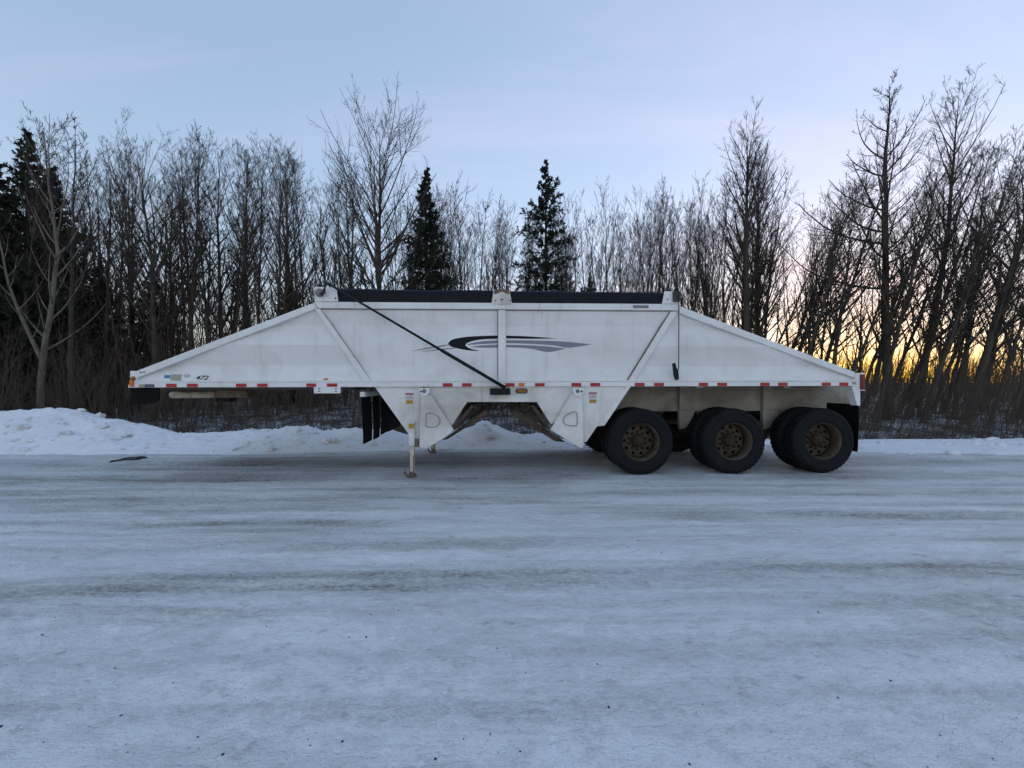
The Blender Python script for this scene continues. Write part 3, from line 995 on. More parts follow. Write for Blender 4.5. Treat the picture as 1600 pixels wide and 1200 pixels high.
# bolted plate under the rail
pl = pr('rail_plate', 'white', SP([(490.5, 603), (532, 603), (532, 614.5), (490.5, 614.5)]), -0.004, 0.006, lambda w: w)
for px in (499, 525):
    for py in (607.3, 611.3):
        u, z = S(px, py)
        MB().box(u - .015, u + .015, -.009, -.0042, z - .006, z + .006).build('bolt', 'darkgrey', pl)

# --- frame over the axles
for k, w in enumerate((0.74, WID - 0.82)):
    q = SP([(955, 602), (1336, 602), (1336, 632), (1296, 634), (1290, 641.5), (955, 643)], .74)
    fb = MB().prism(q, w, w + 0.08).build('frame_beam', 'beam', tr, bevel=0.004)
    for px in (1062, 1193):
        q = SP([(px, 604), (px + 15, 604), (px + 10, 628), (px + 3, 640.5), (px, 640.5)], .66)
        ww = (0.66, 0.739) if k == 0 else (WID - .739, WID - .66)
        MB().prism(q, *ww).build('gusset', 'beam', fb)
        q = SP([(px - 1, 641), (px + 25, 641), (px + 21, 652), (px + 10, 669), (px, 671)], .66)
        MB().prism(q, *ww).build('spring_hanger', 'beam', fb, bevel=0.004)
for px in (1010, 1075, 1145, 1210, 1290, 1325):
    u = S(px, 610, .8)[0]
    MB().box(u - .03, u + .03, .82, WID - .82, 1.08, 1.32).build('cross_member', 'under', tr)
for px in (1095, 1232):
    u, z = S(px, 606)
    MB().box(u - .055, u + .055, .02, .10, z - .005, z + .06).build('rail_foot', 'beam', tr, bevel=0.005)


# --- wheels
def tyre_mesh(lug=True):
    Rr, W = 0.525, 0.275
    prof = [(.292, .040), (.300, .022), (.330, .012), (.338, .006), (.346, .008), (.372, .003), (.410, .000), (.440, .003), (.443, -.002), (.450, -.001), (.453, .005), (.478, .014), (.500, .026), (.512, .038),
            (Rr - .002, .060), (Rr, .10), (Rr, W / 2)]
    prof = prof + [(r, W - a) for r, a in reversed(prof[:-1])]
    seg = 126
    mb = MB()
    mb.lathe(prof, seg)
    k = len(prof)
    vs = [list(v) for v in mb.v]
    if lug:
        for s in range(seg):
            for j in range(k):
                r, a_ = prof[j]
                if r > 0.495:
                    skew = int(a_ * 22)
                    low = (s + (1 if a_ > W / 2 else 0)) % 3 == 0
                    if low:
                        f_ = (r - (0.017 if r > .51 else .006)) / r
                        vs[s * k + j][0] *= f_
                        vs[s * k + j][2] *= f_
    me = mesh_from(vs, mb.f, False)
    for pl_ in me.polygons:
        c_ = pl_.center
        pl_.use_smooth = math.hypot(c_.x, c_.z) < 0.49
    return me


def rim_mesh():
    """barrel with rolled lips plus the dished disc with its hand holes"""
    mb = MB()
    mb.lathe([(.290, .046), (.312, .030), (.316, .024), (.311, .020), (.300, .024), (.290, .036), (.277, .062), (.272, .10), (.272, .20), (.285, .225), (.300, .245)], 72)
    ring = [(r_, a_ + .062) for r_, a_ in ((.270, .160), (.262, .157), (.250, .153), (.238, .150), (.228, .148), (.218, .145), (.208, .143), (.198, .142), (.188, .141), (.176, .140), (.160, .139), (.120, .139), (.085, .139))]
    seg, nh = 160, 10
    base = len(mb.v)
    k = len(ring)
    for s in range(seg):
        an = 2 * math.pi * s / seg
        for r, a_ in ring:
            mb.v.append((r * math.cos(an), a_, r * math.sin(an)))
    for s in range(seg):
        s2 = (s + 1) % seg
        for j in range(k - 1):
            rm = (ring[j][0] + ring[j + 1][0]) / 2
            am = 2 * math.pi * (s + .5) / seg
            hit = False
            for h in range(nh):
                ah = 2 * math.pi * (h + .5) / nh
                dx_ = rm * math.cos(am) - .213 * math.cos(ah)
                dz_ = rm * math.sin(am) - .213 * math.sin(ah)
                if dx_ * dx_ + dz_ * dz_ < .029 ** 2:
                    hit = True
            if not hit:
                mb.f.append((base + s * k + j, base + s * k + j + 1, base + s2 * k + j + 1, base + s2 * k + j))
    return mesh_from(mb.v, mb.f, True)


def inner_rim_mesh():
    mb = MB().lathe([(.300, .030), (.316, .024), (.290, .04), (.272, .10), (.272, .20), (.300, .245)], 48)
    mb.lathe([(.271, .10), (.20, .13), (.08, .14)], 48)
    return mesh_from(mb.v, mb.f, True)


def hub_mesh():
    mb = MB().lathe([(.112, .201), (.110, .185), (.100, .178), (.094, .160), (.088, .120), (.076, .106), (.060, .100), (.054, .088), (0.0, .086)], 36)
    return mesh_from(mb.v, mb.f, True)


def nuts_mesh():
    mb = MB()
    for h in range(10):
        an = 2 * math.pi * h / 10
        c = (.143 * math.cos(an), 0, .143 * math.sin(an))
        mb.lathe([(.021, .201), (.021, .172), (.016, .168), (.012, .166), (.012, .140), (0, .139)], 6, centre=c)
    return mesh_from(mb.v, mb.f, False)


for me, key in ((tm := tyre_mesh(True), 'tyre'), (tp := tyre_mesh(False), 'tyre'), (rm := rim_mesh(), 'rim'), (ri := inner_rim_mesh(), 'hub'), (hm := hub_mesh(), 'hub'), (nm_ := nuts_mesh(), 'hub')):
    me.materials.append(M[key])

ZW = 0.519
axles = [S(1002, 690, .02)[0], S(1147.8, 690, .02)[0], S(1288, 690, .02)[0]]
for ai, ua in enumerate(axles):
    MB().tube([(ua, .35, ZW), (ua, WID - .35, ZW)], 0.065, 14).build('axle', 'under', tr, True)
    for w in (.80, WID - .88):
        pts = [(ua - .55 + 1.1 * k / 10, w + .04, ZW + .16 - .10 * math.cos(math.pi * (k / 10 - .5)) + .06) for k in range(11)]
        MB().tube(pts, 0.04, 6).build('leaf_spring', 'under', tr)
    for fx, flip in ((0.0, False), (WID, True)):
        for inner in (False, True):
            off = 0.335 if inner else 0.0
            wh = bpy.data.objects.new('wheel', ri if inner else rm)
            C.objects.link(wh)
            wh.parent = tr
            wh.location = (ua, fx + (-off if flip else off), ZW)
            wh.rotation_euler = (R(random.uniform(0, 1)) * 0, random.uniform(0, 6.28), math.pi if flip else 0)
            if flip:
                wh.rotation_euler = (0, 0, math.pi)
            ty = bpy.data.objects.new('tyre', tp if (ai == 0 and not inner) else tm)
            C.objects.link(ty)
            ty.parent = wh
            if not inner:
                for mesh_, nme in ((hm, 'hub'), (nm_, 'lug_nuts')):
                    o = bpy.data.objects.new(nme, mesh_)
                    C.objects.link(o)
                    o.parent = wh
                if not flip and ai == 2:
                    pass

# rear mud flaps
for f0 in (0.02, WID - 0.64):
    uu = S(1342.5, 640, .02)[0]
    zz0, zz1 = S(1342, 632, .02)[1], S(1342, 706, .02)[1]
    MB().prism([(uu, zz0), (uu - .012, zz0), (uu - .014, (zz0 + zz1) / 2), (uu - .035, zz1), (uu - .022, zz1), (uu, (zz0 + zz1) / 2)], f0, f0 + .62).build('mud_flap', 'rubber', tr)
# rear lamp
fr = pr('tail_lamp', 'white', SP([(1344.6, 582.5), (1351.5, 582.5), (1351.5, 610.5), (1344.6, 610.5)]), 0.0, 0.12, lambda w: w)
pr('lens', 'redlens', SP([(1343.2, 585), (1349.5, 585), (1349.5, 609), (1343.2, 609)]), -0.03, -0.002, lambda w: w, fr, bevel=0.012)
fr2 = MB().prism(SP([(1344.6, 582.5), (1349, 582.5), (1349, 610.5), (1344.6, 610.5)]), WID - .12, WID).build('tail_lamp', 'white', tr)

# --- tape, markers, stickers and lettering on the near side
for a, b_ in ((260, 276), (292.5, 309), (369, 385), (402, 418), (479, 494), (511, 527), (692, 707), (722, 737), (789.5, 804), (836, 851), (893, 908), (922.5, 937.5),
              (992, 1007), (1022, 1037), (1092, 1106), (1121, 1135.5), (1188, 1202), (1216, 1230), (1284, 1297.5), (1311.5, 1325)):
    t = (a - 203) / 1135
    ya, yb = 599.6 - 2.0 * t, 605.0 - 2.4 * t
    pr('reflective_tape', 'red', SP([(a, ya), (b_, ya), (b_, yb), (a, yb)]), -0.0075, -0.0005, lambda w: w, near_rail)


def sticker(name, mat, x0, y0, x1, y1, w, parent=tr, th=0.003):
    return pr(name, mat, SP([(x0, y0), (x1, y0), (x1, y1), (x0, y1)], w), w - th, w, lambda q: q, parent)


sticker('side_marker', 'orange', 810.5, 598.5, 819, 603, -.001, near_rail, .02)
sticker('side_marker', 'beige', 217, 600.5, 226, 605, -.001, near_rail, .006)
sticker('side_marker', 'greyplate', 227, 600.2, 241, 605, -.001, near_rail, .006)
sticker('side_marker', 'beige', 1331.5, 596.8, 1337.5, 600.2, -.001, near_rail, .006)
sticker('nose_marker', 'orange', 204, 594.5, 209, 604, -.004, tr, .02)
u, z = S(208.5, 591.5)
MB().lathe([(0, -.03), (.025, -.028), (.033, -.012), (.033, .003)], 20, centre=(u, 0, z)).build('nose_reflector', 'amberdark', tr, True)
for px in (220, 225.5):
    u, z = S(px, 581.5)
    MB().lathe([(0, -.012), (.012, -.012), (.012, .004)], 12, centre=(u, 0, z)).build('bolt', 'beige', tr)
# amber lamp in the apron
ov = [(815 + (9.5 if math.cos(R(t)) > 0 else -9.5) * 0.6 + 3.8 * math.cos(R(t)), 610.8 + 3.9 * math.sin(R(t))) for t in range(0, 360, 15)]
lamp = pr('side_lamp', 'black', SP(ov, .02), 0.008, 0.031, lambda w: w, bevel=0.004)
ov = [(815 + (9.5 if math.cos(R(t)) > 0 else -9.5) * 0.52 + 2.8 * math.cos(R(t)), 610.8 + 2.8 * math.sin(R(t))) for t in range(0, 360, 15)]
pr('lens', 'amberdark', SP(ov, 0.0), -0.004, 0.0075, lambda w: w, lamp, bevel=0.003)


def fold_w(z, folds=FOLD_END):
    fz = sorted(folds)
    return float(np.interp(z, [a for a, _ in fz], [b for _, b in fz]))


def on_panel(name, mat, poly, parent=tr, folds=FOLD_END, lift=0.003):
    """vinyl laid on the folded sheet, a few millimetres proud; cut at the folds so that it follows them"""
    bm = bmesh.new()
    bm.faces.new([bm.verts.new((q[0], 0, q[1])) for q in SP(poly, .055)])
    for zc, _ in folds:
        bmesh.ops.bisect_plane(bm, geom=bm.verts[:] + bm.edges[:] + bm.faces[:], plane_co=(0, 0, zc), plane_no=(0, 0, 1))
    for v in bm.verts:
        v.co.y = fold_w(v.co.z, folds) - lift
    bmesh.ops.triangulate(bm, faces=bm.faces[:])
    for fc in bm.faces:
        fc.normal_update()
        if fc.normal.y > 0:
            fc.normal_flip()
    ex = bmesh.ops.extrude_face_region(bm, geom=bm.faces[:])
    for e in ex['geom']:
        if isinstance(e, bmesh.types.BMVert):
            e.co.y += lift * 0.66
    bmesh.ops.recalc_face_normals(bm, faces=bm.faces)
    me = bpy.data.meshes.new('mesh')
    bm.to_mesh(me)
    bm.free()
    return link(name, me, mat, parent)


def rect(x0, y0, x1, y1):
    return [(x0, y0), (x1, y0), (x1, y1), (x0, y1)]


on_panel('sticker', 'blue', rect(257, 586, 266, 591))
on_panel('sticker', 'beige', rect(267, 585, 284, 594.8))
on_panel('sticker', 'yellow', rect(506, 591, 513, 594))
on_panel('emblem', 'greyvinyl', [(292 + 5.2 * math.cos(R(t)), 587.3 + 2.4 * math.sin(R(t))) for t in range(0, 360, 20)])
on_panel('emblem', 'paper', [(292 + 4.2 * math.cos(R(t)), 587.3 + 1.5 * math.sin(R(t))) for t in range(0, 360, 20)], lift=0.006)
# warning stickers on the aprons
for x0, y0 in ((633.5, 614.3), (920, 613)):
    st = sticker('warning_sticker', 'paper', x0, y0, x0 + 12.5, y0 + 10, .0285)
    sticker('print', 'stickerred', x0, y0, x0 + 12.5, y0 + 2.2, .025, st, .002)
    sticker('print', 'stickerred', x0 + 7, y0 + 4.0, x0 + 8.6, y0 + 5.8, .025, st, .002)
    sticker('print', 'greyvinyl', x0 + 2, y0 + 7.2, x0 + 10.5, y0 + 7.8, .025, st, .002)
    sticker('warning_sticker', 'yellow', x0 + 1, y0 + 11.2, x0 + 11.5, y0 + 16.6, .0285)


def lettering(name, text, px0, px1, pyb, pyt, mat, shear=0.35):
    cu = bpy.data.curves.new('text', 'FONT')
    cu.body = text
    cu.shear = shear
    cu.extrude = 0.0
    cu.offset = 0.012
    to = bpy.data.objects.new('text', cu)
    C.objects.link(to)
    bpy.context.view_layer.update()
    dg = bpy.context.evaluated_depsgraph_get()
    me = bpy.data.meshes.new_from_object(to.evaluated_get(dg))
    C.objects.unlink(to)
    bpy.data.objects.remove(to)
    co = np.array([v.co[:] for v in me.vertices])
    x0, x1, y0, y1 = co[:, 0].min(), co[:, 0].max(), co[:, 1].min(), co[:, 1].max()
    (ua_, za_), (ub_, zb_) = S(px0, pyb, .05), S(px1, pyt, .05)
    for v in me.vertices:
        uu_ = ua_ + (v.co.x - x0) / (x1 - x0) * (ub_ - ua_)
        zz_ = za_ + (v.co.y - y0) / (y1 - y0) * (zb_ - za_)
        v.co = (uu_, fold_w(zz_) - 0.004, zz_)
    me.materials.clear()
    return link(name, me, mat, tr)


lettering('unit_number', '472', 306, 326, 593.3, 586.8, 'ink')


# swoosh graphic
def Z(pts, ox=480):
    return [(x / 4 + ox, y / 4 + 430) for x, y in pts]


def swoosh(mat, upper, lower, ox=480):
    poly = dense(upper) + dense(lower)[1:]
    if math.hypot(poly[0][0] - poly[-1][0], poly[0][1] - poly[-1][1]) < 1e-6:
        poly = poly[:-1]
    on_panel('swoosh', mat, Z(poly, ox), folds=FOLD_MID)


swoosh('ink', [(880, 424), (905, 402), (970, 388), (1060, 380), (1188, 376)], [(1188, 376), (1188, 395)] + [(1110, 399), (1040, 409), (1000, 424), (990, 440), (1018, 458), (1072, 473), (1000, 468), (925, 453), (890, 440), (880, 424)])
swoosh('ink', [(1244, 377), (1350, 380), (1450, 386), (1560, 394)], [(1560, 394), (1450, 396), (1350, 396), (1244, 394)])
swoosh('greyvinyl', [(1000, 436), (1020, 426), (1090, 412), (1188, 407)], [(1188, 407), (1188, 424), (1090, 430), (1000, 436)])
swoosh('greyvinyl', [(1016, 448), (1090, 438), (1188, 433)], [(1188, 433), (1188, 451), (1090, 452), (1016, 448)])
swoosh('greyvinyl', [(44, 406), (200, 407), (400, 414), (578, 431)], [(578, 431), (440, 452), (340, 438), (200, 428), (44, 424)], 780)
swoosh('greyvinyl', [(44, 434), (150, 436), (280, 443), (418, 458)], [(418, 458), (308, 479), (200, 459), (110, 452), (44, 450)], 780)
swoosh('greyvinyl', [(645, 476), (700, 463), (780, 448), (878, 433)], [(878, 433), (884, 438), (790, 454), (700, 468), (645, 476)])
swoosh('greyvinyl', [(700, 479), (760, 470), (840, 460), (915, 453)], [(915, 453), (925, 457), (840, 466), (760, 474), (700, 479)])
# small plate on the top rail
sticker('maker_plate', 'greymetal', 989, 477, 1013, 481.5, -.001, tr, .006)

# ------------------------------------------------------------------ vegetation
def tubes_batch(P, rad, sides, rng):
    """P (N,K,3) polylines, rad (N,K) -> verts, quads"""
    N, K, _ = P.shape
    T = np.empty_like(P)
    T[:, 1:-1] = P[:, 2:] - P[:, :-2]
    T[:, 0] = P[:, 1] - P[:, 0]
    T[:, -1] = P[:, -1] - P[:, -2]
    T /= np.linalg.norm(T, axis=2, keepdims=True) + 1e-9
    ref = np.where((np.abs(T[:, :1, 2:3]) < 0.85), np.array([0, 0, 1.0]), np.array([1.0, 0, 0]))
    A = np.cross(T, np.broadcast_to(ref, T.shape))
    A /= np.linalg.norm(A, axis=2, keepdims=True) + 1e-9
    B = np.cross(T, A)
    an = np.arange(sides) * 2 * np.pi / sides
    V = P[:, :, None, :] + rad[:, :, None, None] * (A[:, :, None, :] * np.cos(an)[None, None, :, None] + B[:, :, None, :] * np.sin(an)[None, None, :, None])
    idx = np.arange(N * K * sides).reshape(N, K, sides)
    nx = np.roll(idx, -1, axis=2)
    q = np.stack([idx[:, :-1], nx[:, :-1], nx[:, 1:], idx[:, 1:]], -1).reshape(-1, 4)
    return V.reshape(-1, 3), q


def merge(lst):
    vs, qs, o = [], [], 0
    for v, q in lst:
        vs.append(v)
        qs.append(q + o)
        o += len(v)
    return np.concatenate(vs), np.concatenate(qs)


def offshoots(rng, P, rad, per, smin, smax, ang, ratio, up, K, rr=0.6, rmin=0.004, wob=0.06, tip=0.35, lenmin=0.0, abs_len=None):
    """children growing from parent polylines"""
    N, Kp, _ = P.shape
    plen = np.linalg.norm(np.diff(P, axis=1), axis=2).sum(1)
    par = np.repeat(np.arange(N), per)
    n = len(par)
    s = rng.uniform(smin, smax, n)
    x = s * (Kp - 1)
    i = np.clip(np.floor(x).astype(int), 0, Kp - 2)
    fr_ = (x - i)[:, None]
    base = P[par, i] * (1 - fr_) + P[par, i + 1] * fr_
    t = P[par, i + 1] - P[par, i]
    t /= np.linalg.norm(t, axis=1, keepdims=True) + 1e-9
    rb = rad[par, i] * (1 - fr_[:, 0]) + rad[par, i + 1] * fr_[:, 0]
    rv = rng.normal(size=(n, 3))
    side = np.cross(t, rv)
    side /= np.linalg.norm(side, axis=1, keepdims=True) + 1e-9
    a = np.radians(rng.uniform(*ang, n))[:, None]
    d_ = t * np.cos(a) + side * np.sin(a)
    L = (plen[par] * (1 - 0.55 * s) * ratio * rng.uniform(0.6, 1.25, n)) if abs_len is None else abs_len * rng.uniform(0.5, 1.3, n)
    L = np.maximum(L, lenmin)
    pts = np.empty((n, K, 3))
    pts[:, 0] = base
    step = (L / (K - 1))[:, None]
    for k in range(1, K):
        d_ = d_ + np.array([0, 0, up]) + rng.normal(size=(n, 3)) * wob
        d_ /= np.linalg.norm(d_, axis=1, keepdims=True)
        pts[:, k] = pts[:, k - 1] + d_ * step
    r0 = np.maximum(rb * rr * rng.uniform(0.7, 1.0, n), rmin)
    r = r0[:, None] * np.linspace(1, tip, K)[None, :]
    return pts, np.maximum(r, rmin * 0.7)


def bare_tree(seed, H=14.0, r0=0.14, t0=0.3, nprim=34, elev=(35, 60), plen=0.34, up=0.16, lean=(0.0, 0.0), bend=0.3, fork=None, shape='egg', sec=9, ter=6, quat=0, wob=0.05, prim_path=None, thin=1.0):
    """trunk with limbs, and crown of branches and twigs, in metres around the base"""
    rng = np.random.default_rng(seed)
    K = 16
    s = np.linspace(0, 1, K)
    path = np.zeros((1, K, 3))
    wx = np.cumsum(rng.normal(size=K)) * bend * 0.07
    wy = np.cumsum(rng.normal(size=K)) * bend * 0.07
    wx -= wx[0]
    wy -= wy[0]
    path[0, :, 0] = lean[0] * H * s + wx
    path[0, :, 1] = lean[1] * H * s + wy
    if prim_path is not None:
        path[0, :, 0] += np.interp(s, [a for a, _ in prim_path], [b for _, b in prim_path])
    path[0, :, 2] = H * s - 0.3 * (1 - s)
    rad = (r0 * ((1 - s) ** 0.85 * 0.94 + 0.05 * (1 - s) + 0.012))[None, :]
    rad[0, 0] *= 1.25
    stems = [(path, rad)]
    for (fs, az, fang, fl) in (fork or []):
        i = int(fs * (K - 1))
        b0 = path[0, i]
        dd = np.array([math.cos(az) * math.sin(R(fang)), math.sin(az) * math.sin(R(fang)), math.cos(R(fang))])
        Lf = H * fl
        pp = np.zeros((1, K, 3))
        pp[0, 0] = b0
        for k in range(1, K):
            dd = dd + np.array([0, 0, 0.045]) + rng.normal(size=3) * 0.03
            dd /= np.linalg.norm(dd)
            pp[0, k] = pp[0, k - 1] + dd * Lf / (K - 1)
        rf = rad[0, i] * 0.78 * ((1 - s) ** 0.85 * 0.95 + 0.03)
        stems.append((pp, rf[None, :]))
    prims, prads = [], []
    for si, (pp, rr) in enumerate(stems):
        npm = nprim if si == 0 else int(nprim * 0.6)
        t_lo = t0 if si == 0 else 0.15
        ss = np.linspace(t_lo, 0.97, npm) + rng.uniform(-0.012, 0.012, npm)
        az = np.arange(npm) * 2.4 + rng.uniform(-0.7, 0.7, npm)
        k = (ss - t_lo) / (1 - t_lo)
        if shape == 'egg':
            ln = H * plen * (0.55 + 0.9 * k) * (1 - k) ** 0.62 * 1.25 + 0.35
        elif shape == 'cone':
            ln = H * plen * (1 - k) ** 0.8 + 0.35
        else:
            ln = H * plen * (0.7 + 0.3 * np.sin(k * 3.1)) * (1 - k ** 3) + 0.3
        ln = ln * rng.uniform(0.55, 1.15, npm) * (1.0 if si == 0 else 0.6)
        x = ss * (K - 1)
        i = np.clip(np.floor(x).astype(int), 0, K - 2)
        f_ = (x - i)[:, None]
        base = pp[0, i] * (1 - f_) + pp[0, i + 1] * f_
        rb = rr[0, i] * (1 - f_[:, 0]) + rr[0, i + 1] * f_[:, 0]
        e = np.radians(rng.uniform(*elev, npm) * (1 - 0.35 * k))
        dd = np.stack([np.cos(az) * np.sin(e), np.sin(az) * np.sin(e), np.cos(e)], 1)
        Kp = 9
        pts = np.empty((npm, Kp, 3))
        pts[:, 0] = base
        for q in range(1, Kp):
            dd = dd + np.array([0, 0, up]) + rng.normal(size=(npm, 3)) * wob
            dd /= np.linalg.norm(dd, axis=1, keepdims=True)
            pts[:, q] = pts[:, q - 1] + dd * (ln / (Kp - 1))[:, None]
        pr0 = np.minimum(rb * 0.62, 0.010 + ln * 0.0115) * rng.uniform(0.8, 1.1, npm) * thin
        prims.append(pts)
        prads.append(np.maximum(pr0[:, None] * np.linspace(1, 0.25, Kp)[None, :], 0.005))
    PP, PR = np.concatenate(prims), np.concatenate(prads)
    SPt, SR = offshoots(rng, PP, PR, sec, 0.15, 0.97, (28, 55), 0.42, 0.09, 6, 0.62, 0.0062, 0.035)
    TPt, TR = offshoots(rng, SPt, SR, ter, 0.1, 1.0, (22, 50), 0.46, 0.12, 4, 0.7, 0.0050, 0.045, 0.5, 0.10)
    trunk = merge([tubes_batch(a_, b2, 8, rng) for a_, b2 in stems] + [tubes_batch(PP, PR, 5, rng)])
    crown = [tubes_batch(SPt, SR, 3, rng), tubes_batch(TPt, TR, 3, rng)]
    if quat:
        QPt, QR = offshoots(rng, TPt, TR, quat, 0.2, 1.0, (30, 60), 0.5, 0.08, 3, 0.8, 0.0034, 0.08, 0.6, 0.12)
        crown.append(tubes_batch(QPt, QR, 3, rng))
    crown = merge(crown)
    return mesh_np(*trunk), mesh_np(*crown)


def plant(protomesh, x, y, scale=1.0, rz=0.0, tilt=(0.0, 0.0), name='bare_tree', label=None, cat='tree', group=None, bark='bark', twig='twig', sx=1.0, z=None):
    tm_, cm_ = protomesh
    for me, k in ((tm_, bark), (cm_, twig)):
        if not me.materials:
            me.materials.append(M[k])
    if z is None:
        z = float(ground_z(np.array([x]), np.array([y]))[0])
    e = empty(name, (x, y, z))
    e.scale = (scale * sx, scale * sx, scale)
    e.rotation_mode = 'XYZ'
    Rm = Matrix.Rotation(tilt[0], 3, 'Y') @ Matrix.Rotation(tilt[1], 3, 'X') @ Matrix.Rotation(rz, 3, 'Z')
    e.rotation_euler = Rm.to_euler()
    for nme, me in (('trunk', tm_), ('crown', cm_)):
        o = bpy.data.objects.new(nme, me)
        C.objects.link(o)
        o.parent = e
    if label:
        tag(e, label, cat, group)
    return e


def X(px, y):
    return (px - 800) / FPX * y


def Ht(py, y):
    return EYE - (py - 598) / FPX * y


PI = math.pi
# -- the trees one can single out
bigV = bare_tree(11, H=14.6, r0=0.165, t0=0.26, nprim=54, elev=(36, 54), plen=0.42, up=0.06, shape='egg', sec=10, ter=6, bend=0.25)
plant(bigV, X(592, 17.0), 17.0, 0.835, 0.4, sx=1.02, label='tall bare poplar with wide fanning branches rising above the front of the navy tarp', bark='bark')
leftbig = bare_tree(12, H=13.5, r0=0.17, t0=0.30, nprim=36, elev=(30, 50), plen=0.36, up=0.05, sec=8, ter=5, fork=[(0.42, 2.9, 38, 0.52), (0.55, 0.2, 28, 0.38)], prim_path=[(0, 0), (0.6, -0.1), (1, -0.9)])
plant(leftbig, X(240, 16.5), 16.5, 0.815, 0.0, sx=0.9, label='bare poplar with long forked limbs sweeping left, above the trailer nose')
pale = bare_tree(13, H=10.6, r0=0.105, t0=0.30, nprim=26, elev=(38, 62), plen=0.24, up=0.12, sec=8, ter=5, fork=[(0.30, 2.95, 34, 0.62)], prim_path=[(0, 0), (0.25, 0), (0.6, 0.35), (1, -0.2)])
plant(pale, X(66, 13.2), 13.2, 1.0, 0.0, label='pale grey poplar trunk forking low in front of the dark spruces at far left', bark='bark_pale')
pale2 = bare_tree(14, H=11.0, r0=0.10, t0=0.36, nprim=24, elev=(40, 62), plen=0.22, up=0.16, sec=8, ter=5)
plant(pale2, X(118, 14.5), 14.5, 1.0, 0.6, (0.0, 0), label='slim bare poplar with upcurved branches just right of the left spruces')
colA = bare_tree(15, H=12.9, r0=0.20, t0=0.34, nprim=46, elev=(26, 42), plen=0.27, up=0.07, sec=10, ter=6, bend=0.15)
plant(colA, X(1166, 17.5), 17.5, 0.95, 1.0, label='thick-trunked bare poplar rising just right of the tarp rear end')
colB = bare_tree(16, H=11.8, r0=0.17, t0=0.25, nprim=42, elev=(24, 40), plen=0.26, up=0.06, sec=10, ter=6, lean=(0.06, 0))
plant(colB, X(1186, 18.2), 18.2, 1.0, 2.0, (R(3), 0), label='dark dense bare poplar leaning right beside the thick-trunked one')
tier = bare_tree(17, H=13.9, r0=0.19, t0=0.38, nprim=34, elev=(58, 82), plen=0.30, up=0.14, shape='cone', sec=9, ter=7, bend=0.35, wob=0.08)
plant(tier, X(1388, 16.8), 16.8, 1.02, 0.3, label='tallest bare tree with spreading tiered branches beyond the trailer tail')
slim = bare_tree(18, H=13.9, r0=0.15, t0=0.40, nprim=38, elev=(30, 50), plen=0.24, up=0.12, sec=9, ter=6, lean=(0.10, 0), prim_path=[(0, 0), (0.5, 0.25), (1, -0.2)])
plant(slim, X(1430, 17.2), 17.2, 1.0, 0.0, (R(2), 0), label='tall slim bare tree leaning right, second tallest beyond the trailer tail')
plant(bare_tree(19, H=11.5, r0=0.14, t0=0.25, nprim=36, elev=(28, 48), plen=0.28, up=0.06, sec=9, ter=6, lean=(0.22, 0)), X(1505, 15.5), 15.5, 1.0, 0.0, (R(4), 0), label='bare tree leaning hard right at the right edge of the picture')

# -- prototypes for the stands
rowA = [bare_tree(30 + i, H=12.6 + 0.5 * (i % 3), r0=0.088 + 0.014 * (i % 3), t0=0.34 + 0.04 * (i % 3), nprim=34, elev=(24, 44), plen=0.22, up=0.08, sec=8, ter=5, bend=0.3) for i in range(5)]
young = [bare_tree(50 + i, H=10.5, r0=0.060, t0=0.14, nprim=26, elev=(16, 36), plen=0.30, up=0.05, sec=5, ter=4, bend=0.4, thin=0.95, wob=0.03, fork=[(0.2 + 0.1 * (i % 3), i * 1.3, 14, 0.7)] if i % 2 else None) for i in range(7)]
leaner = [bare_tree(70 + i, H=11.0, r0=0.078 + 0.010 * i, t0=0.24, nprim=28, elev=(26, 50), plen=0.28, up=0.06, sec=7, ter=5, bend=0.5, fork=[(0.35, 0.3, 24, 0.5)] if i % 2 else None) for i in range(4)]

# slender row behind the front half of the trailer
row_px = [(160, 17.5, 225), (292, 17.5, 195), (306, 19.0, 215), (330, 18.0, 200), (347, 20.5, 212), (362, 18.4, 205), (384, 21, 235), (402, 19.5, 225), (430, 17.8, 220), (446, 20.0, 235), (470, 19.0, 215), (486, 22, 245), (515, 20, 260), (540, 23, 280), (270, 21, 230), (205, 20, 250), (185, 22, 240), (135, 18.5, 250), (20, 15.5, 190), (-20, 17, 200), (85, 20, 210)]
ORD = ['leftmost', 'second', 'third', 'fourth', 'fifth', 'sixth', 'seventh', 'eighth', 'ninth', 'tenth', 'eleventh', 'twelfth', 'thirteenth', 'fourteenth', 'fifteenth', 'sixteenth', 'seventeenth', 'eighteenth', 'nineteenth', 'twentieth', 'twenty-first', 'twenty-second', 'twenty-third', 'twenty-fourth', 'twenty-fifth', 'twenty-sixth', 'twenty-seventh', 'twenty-eighth']


def nth(i):
    return 'leftmost' if i == 0 else ORD[i] + ' from left'


row_px.sort()
for i, (px, y, top) in enumerate(row_px):
    k = i % 5
    Hk = 12.6 + 0.5 * (k % 3)
    proto, Hk = (leaner[i % 4], 11.6) if i % 4 == 3 else ((young[i % 7], 11.0) if i % 5 == 2 else (rowA[k], Hk))
    plant(proto, X(px, y), y, Ht(top, y) / Hk * 0.95, i * 1.7, (R(random.uniform(-4, 4)), R(random.uniform(-3, 3))), sx=random.uniform(0.85, 1.15), label=nth(i) + ' of the slender bare poplars rising behind the trailer front', group='slender poplars behind the trailer front')
